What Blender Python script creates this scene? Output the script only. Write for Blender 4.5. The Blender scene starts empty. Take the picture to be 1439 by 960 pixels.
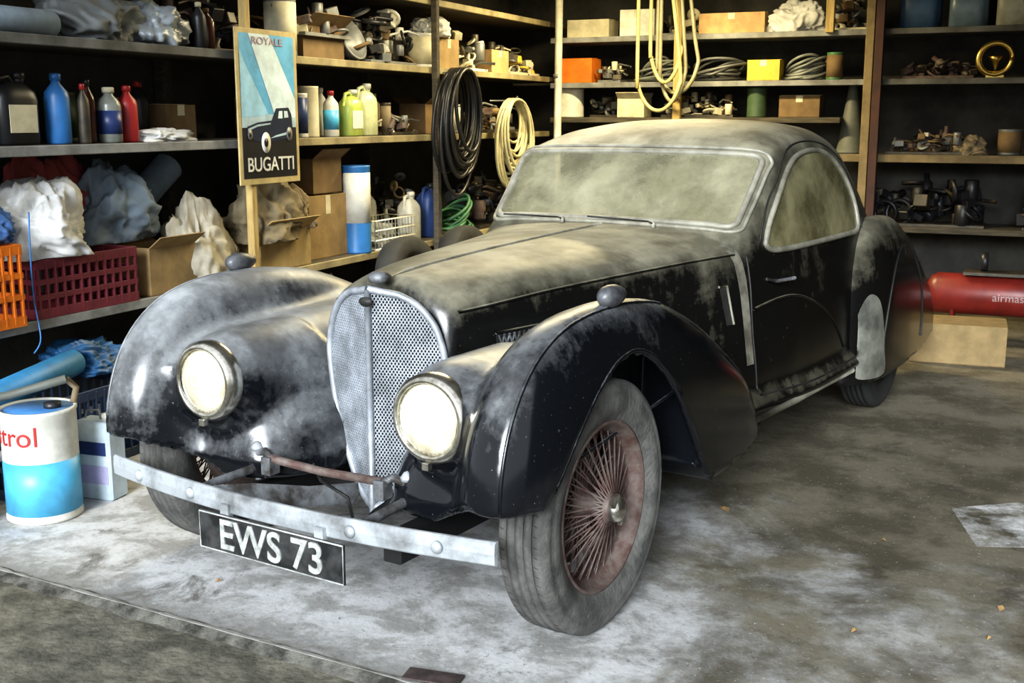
import bpy, math, random
import numpy as np
from mathutils import Vector, Matrix, noise
from mathutils.bvhtree import BVHTree
R=random.Random(7)
SC=bpy.context.scene
SC.view_settings.view_transform='Standard'
try: SC.view_settings.look='Medium High Contrast'
except Exception: pass
SC.view_settings.exposure=0.25

# ---------------------------------------------------------------- materials
_m={}
def nd(nt,t,**k):
    n=nt.nodes.new(t)
    for a,b in k.items(): setattr(n,a,b)
    return n
def pmat(name,c1,c2=None,scale=8,rough=.6,metal=0,bump=0,detail=5,lo=.38,hi=.62,coat=0,stretch=(1,1,1),trans=0,rough2=None,bscale=None,alpha=None):
    if name in _m: return _m[name]
    m=bpy.data.materials.new(name); m.use_nodes=True; nt=m.node_tree
    b=nt.nodes['Principled BSDF']
    b.inputs['Roughness'].default_value=rough; b.inputs['Metallic'].default_value=metal
    b.inputs['Coat Weight'].default_value=coat
    b.inputs['Transmission Weight'].default_value=trans
    if c2 is None: c2=tuple(x*.72 for x in c1)
    tc=nd(nt,'ShaderNodeTexCoord'); mp=nd(nt,'ShaderNodeMapping'); mp.inputs['Scale'].default_value=stretch
    nt.links.new(tc.outputs['Object'],mp.inputs[0])
    n=nd(nt,'ShaderNodeTexNoise'); n.inputs['Scale'].default_value=scale; n.inputs['Detail'].default_value=detail
    n.inputs['Roughness'].default_value=.62
    nt.links.new(mp.outputs[0],n.inputs['Vector'])
    r=nd(nt,'ShaderNodeValToRGB'); r.color_ramp.elements[0].position=lo; r.color_ramp.elements[1].position=hi
    r.color_ramp.elements[0].color=(*c1,1); r.color_ramp.elements[1].color=(*c2,1)
    nt.links.new(n.outputs[0],r.inputs[0]); nt.links.new(r.outputs[0],b.inputs['Base Color'])
    if rough2 is not None:
        mr=nd(nt,'ShaderNodeMapRange'); mr.inputs[1].default_value=lo; mr.inputs[2].default_value=hi
        mr.inputs[3].default_value=rough; mr.inputs[4].default_value=rough2
        nt.links.new(n.outputs[0],mr.inputs[0]); nt.links.new(mr.outputs[0],b.inputs['Roughness'])
    if alpha:
        (asc,a0,a1,v0,v1)=alpha
        n3=nd(nt,'ShaderNodeTexNoise'); n3.inputs['Scale'].default_value=asc; n3.inputs['Detail'].default_value=10; n3.inputs['Roughness'].default_value=.7
        nt.links.new(tc.outputs['Object'],n3.inputs['Vector'])
        m3=nd(nt,'ShaderNodeMapRange'); m3.inputs[1].default_value=a0; m3.inputs[2].default_value=a1; m3.inputs[3].default_value=v0; m3.inputs[4].default_value=v1
        nt.links.new(n3.outputs[0],m3.inputs[0]); nt.links.new(m3.outputs[0],b.inputs['Alpha'])
    if bump:
        n2=nd(nt,'ShaderNodeTexNoise'); n2.inputs['Scale'].default_value=bscale or scale*4; n2.inputs['Detail'].default_value=4
        nt.links.new(mp.outputs[0],n2.inputs['Vector'])
        bp=nd(nt,'ShaderNodeBump'); bp.inputs['Strength'].default_value=bump; bp.inputs['Distance'].default_value=.01
        nt.links.new(n2.outputs[0],bp.inputs['Height']); nt.links.new(bp.outputs[0],b.inputs['Normal'])
    _m[name]=m; return m

def dusty(name,base,dust,A,Bn,C,off,rough=.22,streak=.3,dust2=None,xb=0,zterm=None):
    if name in _m: return _m[name]
    m=bpy.data.materials.new(name); m.use_nodes=True; nt=m.node_tree; L=nt.links.new
    b=nt.nodes['Principled BSDF']
    tc=nd(nt,'ShaderNodeTexCoord')
    def nz(scale,det,st=None,rg=.65):
        n=nd(nt,'ShaderNodeTexNoise'); n.inputs['Scale'].default_value=scale; n.inputs['Detail'].default_value=det; n.inputs['Roughness'].default_value=rg
        if st:
            mp=nd(nt,'ShaderNodeMapping'); mp.inputs['Scale'].default_value=st; L(tc.outputs['Object'],mp.inputs[0]); L(mp.outputs[0],n.inputs['Vector'])
        else: L(tc.outputs['Object'],n.inputs['Vector'])
        return n.outputs[0]
    def ma(op,a,c):
        n=nd(nt,'ShaderNodeMath',operation=op)
        for i,v in enumerate((a,c)):
            if isinstance(v,(int,float)): n.inputs[i].default_value=v
            else: L(v,n.inputs[i])
        return n.outputs[0]
    g=nd(nt,'ShaderNodeNewGeometry'); sp=nd(nt,'ShaderNodeSeparateXYZ'); L(g.outputs['Normal'],sp.inputs[0])
    so=nd(nt,'ShaderNodeSeparateXYZ'); L(tc.outputs['Object'],so.inputs[0])
    v=ma('MULTIPLY',ma('MAXIMUM',sp.outputs[2],0.0),A)
    v=ma('ADD',v,ma('MULTIPLY',ma('SUBTRACT',nz(2.6,10),.5),Bn))
    v=ma('ADD',v,ma('MULTIPLY',ma('SUBTRACT',nz(38,6),.5),C))
    v=ma('ADD',v,ma('MULTIPLY',ma('SUBTRACT',nz(5,8,(3.0,3.0,.6)),.5),streak))
    # wiped / run streaks along the length of the car
    v=ma('ADD',v,ma('MULTIPLY',ma('SUBTRACT',nz(6,9,(2.2,.45,2.2)),.5),streak*.8))
    if xb: v=ma('ADD',v,ma('MULTIPLY',so.outputs[0],xb))
    if zterm:
        zr=nd(nt,'ShaderNodeMapRange'); zr.inputs[1].default_value=zterm[0]; zr.inputs[2].default_value=zterm[1]; zr.inputs[4].default_value=zterm[2]
        L(so.outputs[2],zr.inputs[0]); v=ma('ADD',v,zr.outputs[0])
    v=ma('ADD',v,off)
    cl=nd(nt,'ShaderNodeClamp'); L(v,cl.inputs[0]); f=cl.outputs[0]
    dc=nd(nt,'ShaderNodeMix',data_type='RGBA'); dc.inputs['A'].default_value=(*dust,1); dc.inputs['B'].default_value=(*(dust2 or tuple(x*.6 for x in dust)),1)
    mr=nd(nt,'ShaderNodeMapRange'); mr.inputs[1].default_value=.40; mr.inputs[2].default_value=.60
    L(nz(4.5,9),mr.inputs[0]); L(mr.outputs[0],dc.inputs['Factor'])
    mx=nd(nt,'ShaderNodeMix',data_type='RGBA'); mx.inputs['A'].default_value=(*base,1); L(dc.outputs['Result'],mx.inputs['B']); L(f,mx.inputs['Factor'])
    spk=nd(nt,'ShaderNodeMapRange'); spk.inputs[1].default_value=.69; spk.inputs[2].default_value=.77; spk.inputs[4].default_value=.6; L(nz(110,3),spk.inputs[0])
    m2=nd(nt,'ShaderNodeMix',data_type='RGBA'); L(mx.outputs['Result'],m2.inputs['A']); m2.inputs['B'].default_value=(*dust,1); L(spk.outputs[0],m2.inputs['Factor'])
    L(m2.outputs['Result'],b.inputs['Base Color'])
    rr=nd(nt,'ShaderNodeMapRange'); rr.inputs[3].default_value=rough; rr.inputs[4].default_value=.58; L(f,rr.inputs[0]); L(rr.outputs[0],b.inputs['Roughness'])
    bp=nd(nt,'ShaderNodeBump'); bp.inputs['Strength'].default_value=.10; bp.inputs['Distance'].default_value=.004; L(f,bp.inputs['Height']); L(bp.outputs[0],b.inputs['Normal'])
    _m[name]=m; return m

BODY=dusty('dusty_black_body',(.007,.007,.0065),(.32,.30,.22),1.0,1.15,.35,-.25,streak=.8,dust2=(.14,.13,.092),zterm=(.86,1.05,.28))
FEND=dusty('dusty_black_fender',(.006,.007,.009),(.40,.42,.43),.78,1.15,.5,-.17,rough=.14,streak=.55,dust2=(.17,.175,.18),xb=-.28)
ALU=pmat('dusty_aluminium',(.44,.47,.49),(.17,.175,.175),9,.5,.35,bump=.15,detail=9,lo=.42,hi=.66)
CHROME=pmat('tarnished_chrome',(.70,.68,.61),(.35,.33,.28),25,.24,.95)
GRIL=pmat('grille_metal',(.44,.47,.51),(.26,.28,.30),14,.45,.4)
DARK=pmat('dark_void',(.012,.012,.012),(.006,.006,.006),5,.8)
RUST=pmat('rusty_wheel_paint',(.085,.046,.038),(.15,.12,.105),20,.65,.1,bump=.2)
IRON=pmat('grimy_iron',(.20,.21,.22),(.05,.045,.04),16,.6,.4,bump=.2)
TYRE=pmat('dusty_tyre_rubber',(.13,.127,.117),(.055,.055,.051),11,.85,bump=.3,bscale=90)
TYRED=pmat('black_tyre_rubber',(.03,.03,.028),(.02,.02,.02),11,.85)
GLASSD=pmat('dusty_windscreen_glass',(.16,.155,.09),(.36,.34,.23),2.6,.10,0,detail=14,lo=.34,hi=.66,coat=.9,rough2=.40,alpha=(3.0,.40,.62,.50,.97))
GLASSS=pmat('dusty_side_glass',(.16,.15,.07),(.30,.275,.155),4,.15,0,detail=11,lo=.34,hi=.66,coat=.7,rough2=.5,alpha=(4.0,.40,.62,.55,.97))
FRAME=pmat('dusty_trim',(.35,.335,.27),(.19,.18,.14),9,.55,.2)
SEAM=pmat('seam_black',(.01,.01,.01),(.03,.03,.025),9,.6)

# ---------------------------------------------------------------- builder
class Bd:
    def __init__(s): s.V=[];s.F=[];s.M=[];s.S=[];s.mats=[]
    def add(s,V,F,mat,mx=None,smooth=False):
        o=len(s.V)
        if mat not in s.mats: s.mats.append(mat)
        i=s.mats.index(mat)
        for v in V:
            v=Vector(v); s.V.append(tuple(mx@v) if mx is not None else tuple(v))
        for f in F: s.F.append([a+o for a in f]); s.M.append(i); s.S.append(smooth)
        return s
    def box(s,c,d,mat,rz=0,rx=0,ry=0,bev=0):
        mx=Matrix.Translation(c)@Matrix.Rotation(rz,4,'Z')@Matrix.Rotation(ry,4,'Y')@Matrix.Rotation(rx,4,'X')
        x,y,z=[a/2 for a in d]
        b=min(bev if bev else min(x,y,z)*.12,min(x,y,z)*.9)
        V=[];idx={}
        for sx in(-1,1):
            for sy in(-1,1):
                for sz in(-1,1):
                    for ax in range(3):
                        p=[sx*(x-b),sy*(y-b),sz*(z-b)]
                        p[ax]=[sx*x,sy*y,sz*z][ax]
                        idx[(sx,sy,sz,ax)]=len(V);V.append(p)
        F=[]
        def fc(l): 
            P=[Vector(V[i]) for i in l]; n=(P[1]-P[0]).cross(P[2]-P[0]); c0=sum(P,Vector())/len(P)
            F.append(l if n.dot(c0)>0 else l[::-1])
        for ax in range(3):
            o=[a for a in range(3) if a!=ax]
            for sg in(-1,1):
                l=[]
                for (p,q) in((-1,-1),(1,-1),(1,1),(-1,1)):
                    k=[0,0,0];k[ax]=sg;k[o[0]]=p;k[o[1]]=q;l.append(idx[(*k,ax)])
                fc(l)
            for p in(-1,1):
                for q in(-1,1):
                    l=[]
                    for (sg,w) in((-1,0),(1,0),(1,1),(-1,1)):
                        k=[0,0,0];k[ax]=sg;k[o[0]]=p;k[o[1]]=q;l.append(idx[(*k,o[w])])
                    fc(l)
        for sx in(-1,1):
            for sy in(-1,1):
                for sz in(-1,1): fc([idx[(sx,sy,sz,a)] for a in range(3)])
        return s.add(V,F,mat,mx)
    def lathe(s,prof,mat,seg=24,mx=None,smooth=True,sq=0,w=1,d=1):
        V=[];F=[]
        for (r,z) in prof:
            for i in range(seg):
                a=2*math.pi*i/seg; c,sn=math.cos(a),math.sin(a)
                if sq:
                    k=(abs(c)**sq+abs(sn)**sq)**(-1/sq)
                else: k=1
                V.append((r*c*k*w,r*sn*k*d,z))
        n=len(prof)
        for j in range(n-1):
            for i in range(seg):
                a=j*seg+i;b=j*seg+(i+1)%seg
                F.append([a,b,b+seg,a+seg])
        if prof[0][0]>1e-4 and prof[0]!=prof[-1]: F.append(list(range(seg))[::-1])
        if prof[-1][0]>1e-4 and prof[0]!=prof[-1]: F.append([(n-1)*seg+i for i in range(seg)])
        return s.add(V,F,mat,mx,smooth)
    def tube(s,pts,r,mat,seg=8,closed=False,mx=None,smooth=True):
        P=[Vector(p) for p in pts];n=len(P);V=[];F=[];up=Vector((0,0,1));nrm=None
        for i in range(n):
            if closed: t=P[(i+1)%n]-P[i-1]
            else: t=P[min(i+1,n-1)]-P[max(i-1,0)]
            if t.length<1e-9: t=Vector((1,0,0))
            t.normalize()
            if nrm is None:
                nrm=t.cross(up)
                if nrm.length<.1: nrm=t.cross(Vector((1,0,0)))
            else:
                nrm=nrm-t*nrm.dot(t)
            nrm.normalize(); b=t.cross(nrm)
            rr=r[i] if isinstance(r,(list,tuple)) else r
            for k in range(seg):
                a=2*math.pi*k/seg+math.pi/4; V.append(tuple(P[i]+nrm*(rr*math.cos(a))+b*(rr*math.sin(a))))
        for i in range(n if closed else n-1):
            j=(i+1)%n
            for k in range(seg):
                k2=(k+1)%seg
                F.append([i*seg+k,j*seg+k,j*seg+k2,i*seg+k2][::-1])
        if not closed:
            F.append([k for k in range(seg)]); F.append([(n-1)*seg+k for k in range(seg)][::-1])
        return s.add(V,F,mat,mx,smooth)
    def obj(s,name,loc=(0,0,0),rz=0,parent=None,mirror=False):
        me=bpy.data.meshes.new(name); me.from_pydata(s.V,[],s.F)
        for m in s.mats: me.materials.append(m)
        me.polygons.foreach_set('material_index',s.M); me.polygons.foreach_set('use_smooth',s.S)
        me.update()
        o=bpy.data.objects.new(name,me); SC.collection.objects.link(o)
        o.location=loc; o.rotation_euler=(0,0,rz)
        if parent: o.parent=parent
        if mirror:
            md=o.modifiers.new('mirror','MIRROR'); md.use_axis=(True,False,False); md.use_clip=False; md.merge_threshold=.0008
        return o
def empty(name,loc=(0,0,0),rz=0,parent=None):
    e=bpy.data.objects.new(name,None); SC.collection.objects.link(e); e.location=loc; e.rotation_euler=(0,0,rz); e.empty_display_size=.2
    if parent: e.parent=parent
    return e
def text(name,body,size,mat,loc,parent,ext=.002,rot=(math.pi/2,0,0),sx=1,off=0.0,align='LEFT'):
    c=bpy.data.curves.new(name,'FONT'); c.body=body; c.size=size; c.extrude=ext; c.align_x=align; c.offset=off
    o=bpy.data.objects.new(name,c); SC.collection.objects.link(o); o.data.materials.append(mat)
    o.location=loc; o.rotation_euler=rot; o.scale=(sx,1,1); o.parent=parent; return o
def pchip(x,Y,xi):
    x=np.asarray(x,float);Y=np.asarray(Y,float)
    sh=Y.shape; Y=Y.reshape(len(x),-1); h=np.diff(x)[:,None]; dl=np.diff(Y,axis=0)/h
    d=np.zeros_like(Y); d[0]=dl[0]; d[-1]=dl[-1]
    a,b=dl[:-1],dl[1:]; ok=(a*b)>0
    den=np.where(ok,a+b,1); d[1:-1]=np.where(ok,2*a*b/np.where(den==0,1,den),0)
    xi=np.clip(np.asarray(xi,float),x[0],x[-1]); i=np.clip(np.searchsorted(x,xi)-1,0,len(x)-2)
    H=h[i]; t=((xi-x[i])[:,None])/H
    r=(2*t**3-3*t**2+1)*Y[i]+(t**3-2*t**2+t)*H*d[i]+(-2*t**3+3*t**2)*Y[i+1]+(t**3-t**2)*H*d[i+1]
    return r.reshape((len(xi),)+sh[1:])
def catmull(P,n):
    out=[];P=[np.array(p,float) for p in P]
    for i in range(len(P)-1):
        p0=P[max(i-1,0)];p1=P[i];p2=P[i+1];p3=P[min(i+2,len(P)-1)]
        for k in range(n):
            t=k/n
            out.append(.5*((2*p1)+(-p0+p2)*t+(2*p0-5*p1+4*p2-p3)*t*t+(-p0+3*p1-3*p2+p3)*t**3))
    out.append(P[-1]); return np.array(out)
def surf_nets(F,o,h):
    ins=F<0; nx,ny,nz=F.shape
    cnt=np.zeros((nx-1,ny-1,nz-1),np.int8)
    for a in(0,1):
        for b in(0,1):
            for c in(0,1): cnt+=ins[a:nx-1+a,b:ny-1+b,c:nz-1+c]
    act=(cnt>0)&(cnt<8); idx=-np.ones(act.shape,np.int64); I=np.argwhere(act); idx[act]=np.arange(len(I))
    acc=np.zeros((len(I),3)); n=np.zeros(len(I))
    for ax in range(3):
        o2=[a for a in range(3) if a!=ax]
        for p in(0,1):
            for q in(0,1):
                c0=I.copy();c0[:,o2[0]]+=p;c0[:,o2[1]]+=q;c1=c0.copy();c1[:,ax]+=1
                f0=F[c0[:,0],c0[:,1],c0[:,2]];f1=F[c1[:,0],c1[:,1],c1[:,2]]
                ch=(f0<0)!=(f1<0); t=np.where(ch,f0/np.where(f0==f1,1,f0-f1),0)
                P=c0.astype(float);P[:,ax]+=t
                acc[ch]+=P[ch];n[ch]+=1
    V=acc/np.maximum(n,1)[:,None]*h+np.array(o)
    quads=[]
    for ax in range(3):
        o2=[(ax+1)%3,(ax+2)%3]
        s0=[slice(None)]*3;s1=[slice(None)]*3;s0[ax]=slice(0,-1);s1[ax]=slice(1,None)
        a=ins[tuple(s0)];b=ins[tuple(s1)]; E=np.argwhere(a!=b)
        ok=(E[:,o2[0]]>0)&(E[:,o2[1]]>0)&(E[:,o2[0]]<F.shape[o2[0]]-1)&(E[:,o2[1]]<F.shape[o2[1]]-1); E=E[ok]
        sg=a[E[:,0],E[:,1],E[:,2]]
        q=[]
        for (p,r) in((-1,-1),(0,-1),(0,0),(-1,0)):
            c=E.copy();c[:,o2[0]]+=p;c[:,o2[1]]+=r;q.append(idx[c[:,0],c[:,1],c[:,2]])
        Q=np.stack(q,1); Q[~sg]=Q[~sg][:,::-1]; quads.append(Q)
    return V,np.concatenate(quads)
def smooth_mesh(V,Q,it,lam=.5):
    n=len(V); E=np.concatenate([Q[:,[0,1]],Q[:,[1,2]],Q[:,[2,3]],Q[:,[3,0]]]); E=np.concatenate([E,E[:,::-1]])
    cnt=np.bincount(E[:,0],minlength=n)[:,None]
    for k in range(it):
        for l in (lam,-lam*1.02):
            A=np.stack([np.bincount(E[:,0],weights=V[E[:,1],i],minlength=n) for i in range(3)],1)/np.maximum(cnt,1)
            V=V+l*(A-V)
    return V
def smin(a,b,k):
    h=np.clip(.5+.5*(b-a)/k,0,1); return b*(1-h)+a*h-k*h*(1-h)
def inpoly(x,y,P):
    c=False;n=len(P)
    for i in range(n):
        x1,y1=P[i];x2,y2=P[(i+1)%n]
        if (y1>y)!=(y2>y) and x<(x2-x1)*(y-y1)/(y2-y1)+x1: c=not c
    return c

# ================================================================ CAR
CAR=empty('car',(-.413,3.338,0),-math.radians(32.42))
ST=[
(.075,[(0,.915),(.09,.90),(.16,.86),(.203,.79),(.225,.70),(.215,.57),(.17,.42),(.08,.29),(0,.25)]),
(.12,[(0,.938),(.10,.927),(.18,.892),(.228,.842),(.243,.74),(.24,.58),(.20,.42),(.12,.31),(0,.28)]),
(.5,[(0,.962),(.14,.955),(.255,.930),(.322,.878),(.345,.76),(.35,.60),(.34,.42),(.30,.30),(0,.30)]),
(1.0,[(0,.980),(.20,.970),(.36,.942),(.437,.898),(.467,.79),(.49,.61),(.50,.42),(.47,.30),(0,.30)]),
(1.43,[(0,.992),(.25,.984),(.45,.960),(.548,.915),(.59,.81),(.62,.61),(.64,.42),(.62,.30),(0,.30)]),
(1.46,[(0,1.0),(.27,.995),(.48,.980),(.56,.93),(.60,.81),(.625,.61),(.645,.42),(.625,.30),(0,.30)]),
(1.60,[(0,1.135),(.30,1.130),(.505,1.112),(.575,1.04),(.615,.86),(.645,.64),(.665,.42),(.645,.30),(0,.30)]),
(1.75,[(0,1.285),(.31,1.280),(.51,1.262),(.575,1.19),(.628,.92),(.665,.67),(.685,.42),(.665,.30),(0,.30)]),
(1.82,[(0,1.325),(.30,1.318),(.49,1.295),(.570,1.215),(.632,.93),(.672,.68),(.69,.42),(.67,.30),(0,.30)]),
(2.0,[(0,1.372),(.29,1.362),(.47,1.33),(.565,1.24),(.640,.94),(.68,.68),(.70,.42),(.68,.30),(0,.30)]),
(2.3,[(0,1.395),(.29,1.383),(.46,1.346),(.568,1.25),(.648,.94),(.69,.68),(.705,.42),(.685,.30),(0,.30)]),
(2.6,[(0,1.388),(.28,1.372),(.45,1.33),(.565,1.22),(.652,.93),(.692,.68),(.705,.42),(.685,.30),(0,.30)]),
(2.85,[(0,1.34),(.27,1.32),(.43,1.262),(.55,1.13),(.64,.90),(.685,.67),(.70,.44),(.68,.32),(0,.32)]),
(3.1,[(0,1.24),(.25,1.22),(.40,1.15),(.51,1.03),(.60,.85),(.66,.66),(.68,.46),(.66,.34),(0,.34)]),
(3.5,[(0,.99),(.22,.97),(.35,.92),(.45,.84),(.53,.72),(.58,.60),(.59,.48),(.56,.38),(0,.38)]),
(3.9,[(0,.72),(.15,.71),(.25,.68),(.32,.63),(.37,.57),(.40,.52),(.40,.47),(.38,.42),(0,.42)]),
(4.05,[(0,.55),(.06,.548),(.1,.54),(.14,.53),(.16,.51),(.17,.50),(.16,.48),(.14,.46),(0,.46)])]
xs=[a for a,_ in ST]; YY=np.array([b for _,b in ST])
si=np.unique(np.concatenate([np.linspace(.075,1.43,50),np.linspace(1.44,2.72,150),np.linspace(2.74,4.05,50),xs]))
SEC=pchip(xs,YY,si)
rows=[catmull(SEC[i],14) for i in range(len(si))]
m_=len(rows[0]); V=[(p[0],si[i],p[1]) for i in range(len(si)) for p in rows[i]]
F=[[i*m_+j,i*m_+j+1,(i+1)*m_+j+1,(i+1)*m_+j] for i in range(len(si)-1) for j in range(m_-1)]
BV=BVHTree.FromPolygons([Vector(v) for v in V],F)

def ray(bv,o,d):
    h=bv.ray_cast(Vector(o),Vector(d).normalized()); return h[0],h[1]
def onbody_side(s,z,off=.004,bv=None):
    p,n=ray(bv or BV,(2,s,z),(-1,0,0))
    if p is None: return None
    return Vector((p.x+off,p.y,p.z))
def onbody_dir(t,s,z,d,off,bv=None):
    o=Vector((abs(t),s,z))-Vector(d).normalized()*1.5
    p,n=ray(bv or BV,o,d)
    if p is None: return None
    p=p-Vector(d).normalized()*off
    if t<0: p.x=-p.x
    return p
def patch(outl,proj,mat,name,rings=14):
    c=(sum(p[0] for p in outl)/len(outl),sum(p[1] for p in outl)/len(outl))
    n=len(outl);V=[proj(*c)];F=[]
    for r in range(1,rings+1):
        k=r/rings
        for p in outl: V.append(proj(c[0]+(p[0]-c[0])*k,c[1]+(p[1]-c[1])*k))
    for i in range(n): F.append([0,1+i,1+(i+1)%n])
    for r in range(rings-1):
        for i in range(n):
            a=1+r*n+i;bb=1+r*n+(i+1)%n; F.append([a,a+n,bb+n,bb])
    return V,F
def rrect(w0,w1,h0,h1,r,n=8,rx=None):
    pts=[];rx=rx or r
    for (cx,cy,a0) in ((w1-rx,h0+r,-90),(w1-rx,h1-r,0),(w0+rx,h1-r,90),(w0+rx,h0+r,180)):
        for i in range(n+1):
            a=math.radians(a0+90*i/n); pts.append((cx+rx*math.cos(a),cy+r*math.sin(a)))
    out=[]
    for i,p in enumerate(pts):
        q=pts[(i+1)%len(pts)]; L=math.dist(p,q); k=max(1,int(L/.06))
        for j in range(k): out.append((p[0]+(q[0]-p[0])*j/k,p[1]+(q[1]-p[1])*j/k))
    return out
WD=(0,.7,-.72)
def wproj(off):
    def f(t,h):
        t2=t*(1+.03*h)
        return onbody_dir(t2,1.455+.283*h,.995+.28*h,WD,off)
    return f
ol=rrect(-.525,.525,.05,.95,.10,rx=.04)
sw=catmull([(1.60,.93),(1.66,1.02),(1.80,1.15),(1.98,1.235),(2.2,1.265),(2.4,1.245),(2.55,1.17),(2.64,1.06),(2.65,.96),(2.60,.905),(2.45,.90),(2.1,.90),(1.8,.90),(1.65,.905),(1.60,.93)],4)[:-1]
swl=[tuple(p) for p in sw]
# cut the window openings out of the shell
kd=.283**2+.28**2
def cut(f):
    t=sum(V[i][0] for i in f)/4; s=sum(V[i][1] for i in f)/4; z=sum(V[i][2] for i in f)/4
    if 1.44<s<1.80 and z>.95:
        hh_=((s-1.455)*.283+(z-.995)*.28)/kd
        if inpoly(t/(1+.03*hh_),hh_,ol): return True
    if 1.55<s<2.7 and .88<z<1.28 and t>.45 and inpoly(s,z,swl): return True
    return False
F=[f[::-1] for f in F if not cut(f)]
F2=F+[list(range(m_)),[(len(si)-1)*m_+j for j in range(m_)][::-1]]
b=Bd(); b.add(V,F2,BODY,smooth=True); b.obj('body_shell',parent=CAR,mirror=True)
Vw,Fw=patch(ol,wproj(.004),GLASSD,'w'); b=Bd(); b.add(Vw,[f[::-1] for f in Fw],GLASSD,smooth=True); b.obj('windscreen_glass',parent=CAR)
b=Bd(); fr=[wproj(.004)(*p) for p in ol]; b.tube(fr,.013,FRAME,closed=True)
ol2=rrect(-.55,.55,-.01,1.03,.12,rx=.06); fr=[wproj(.004)(*p) for p in ol2]; b.tube(fr,.008,FRAME,closed=True)
b.obj('windscreen_frame',parent=CAR)
b=Bd()
for t0 in(-.18,.22):
    pts=[wproj(.025)(t0,-.05)]+[wproj(.018)(t0-.3*k,.0+.035*k) for k in(.1,.5,1)]
    b.tube(pts,.003,SEAM)
    b.lathe([(.009,0),(.009,.018),(.004,.024)],FRAME,10,Matrix.Translation(wproj(0)(t0,-.06)))
b.obj('wipers',parent=CAR)
Vw,Fw=patch(swl,lambda s,z:onbody_side(s,z,.003),GLASSS,'s')
b=Bd(); b.add(Vw,Fw,GLASSS,smooth=True); b.obj('side_window_glass',parent=CAR,mirror=True)
b=Bd(); b.tube([onbody_side(s,z,.003) for s,z in sw],.012,FRAME,closed=True); b.obj('side_window_frame',parent=CAR,mirror=True)
# interior: dash, seats, steering wheel, floor, headlining back
LEA=pmat('cracked_leather',(.12,.07,.04),(.06,.035,.02),14,.6,bump=.2)
b=Bd()
b.box((0,1.56,.84),(1.04,.06,.16),pmat('dash_wood',(.13,.07,.03),(.06,.03,.015),6,.4),bev=.02)
for sd in(-1,1):
    b.box((sd*.27,2.20,.52),(.46,.50,.16),LEA,bev=.05); b.box((sd*.27,2.47,.76),(.46,.14,.52),LEA,rx=-.18,bev=.05)
b.box((0,2.75,.74),(1.1,.03,.62),LEA,rx=-.1)
b.box((0,2.1,.36),(1.2,1.3,.04),DARK)
mx=Matrix.Translation((-.27,1.80,.90))@Matrix.Rotation(-1.1,4,'X')
b.tube([(.2*math.cos(a),.2*math.sin(a),0) for a in np.linspace(0,2*math.pi,37)[:-1]],.012,BLK if '_x' in globals() else SEAM,8,closed=True,mx=mx)
for a in(.5,2.64,4.71): b.tube([(0,0,-.02),(.2*math.cos(a),.2*math.sin(a),0)],.007,IRON,6,mx=mx)
b.tube([(0,0,-.02),(0,.0,.28)],.014,SEAM,8,mx=mx)
b.obj('cabin_interior',parent=CAR)
b=Bd()
def seam(pts,r=.0035,mat=SEAM,n=8,off=.001):
    P=[onbody_side(s,z,off) for s,z in catmull(pts,n)]; b.tube([p for p in P if p],r,mat,6)
seam([(1.47,.90),(1.46,.75),(1.455,.6),(1.46,.40)],.004)
seam([(1.56,.93),(1.7,1.12),(1.95,1.27),(2.3,1.30),(2.58,1.23),(2.70,1.05),(2.70,.8),(2.62,.55),(2.5,.36)],.004)
seam([(1.46,.38),(1.9,.36),(2.3,.36),(2.5,.36)],.004)
seam([(1.47,.70),(1.75,.72),(2.0,.66),(2.2,.56),(2.35,.42)],.006,BODY)
seam([(.12,.845),(.5,.872),(1.0,.892),(1.42,.905)],.006,BODY)
b.obj('door_seams',parent=CAR,mirror=True)
b=Bd(); Vc=[];n=14
for i in range(n):
    z=.945-(.945-.50)*i/(n-1)
    for s in(1.395,1.418,1.440):
        q=onbody_side(s,min(z,.94),.004); Vc.append(tuple(q))
b.add(Vc,[[i*3+k,i*3+k+1,i*3+k+4,i*3+k+3] for i in range(n-1) for k in range(2)],pmat('dusty_cowl_band',(.20,.19,.15),(.08,.075,.055),14,.7,detail=9),smooth=True)
b.obj('cowl_band',parent=CAR,mirror=True)
b=Bd()
P=[Vector((0,s,float(pchip(xs,YY[:,0,1],[s])[0])+.002)) for s in np.linspace(.1,1.42,20)]
b.tube(P,.005,FRAME); b.obj('bonnet_hinge',parent=CAR)
b=Bd(); h0=onbody_side(1.62,.79,.02)
b.tube([onbody_side(1.58,.80,.004),h0,onbody_side(1.68,.79,.025),onbody_side(1.76,.788,.022)],.007,IRON); b.obj('door_handle',parent=CAR,mirror=True)
b=Bd()
for i in range(30):
    s=.26+i*.020
    for fam in(-1,1):
        p=onbody_side(s,.73+(s*.02),.004)
        b.box(p,(.005,.004,.062),IRON,rx=.5*fam,rz=-.1)
pp=[onbody_side(s,z+.02*s,.002) for s,z in((.24,.76),(.88,.765),(.88,.695),(.24,.70))]
b.add(pp,[[0,1,2,3]],DARK)
b.tube([onbody_side(s,.765+.02*s,.004) for s in np.linspace(.24,.88,8)],.005,BODY)
b.tube([onbody_side(s,.695+.02*s,.004) for s in np.linspace(.24,.88,8)],.005,BODY)
p=[onbody_side(s,z,.004) for s,z in((1.29,.80),(1.33,.802),(1.34,.66),(1.30,.66))]; b.add(p,[[0,1,2,3]],SEAM)
b.tube([p[0],p[1],p[2]],.005,FRAME)
b.obj('bonnet_louvres',parent=CAR,mirror=True)

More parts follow.
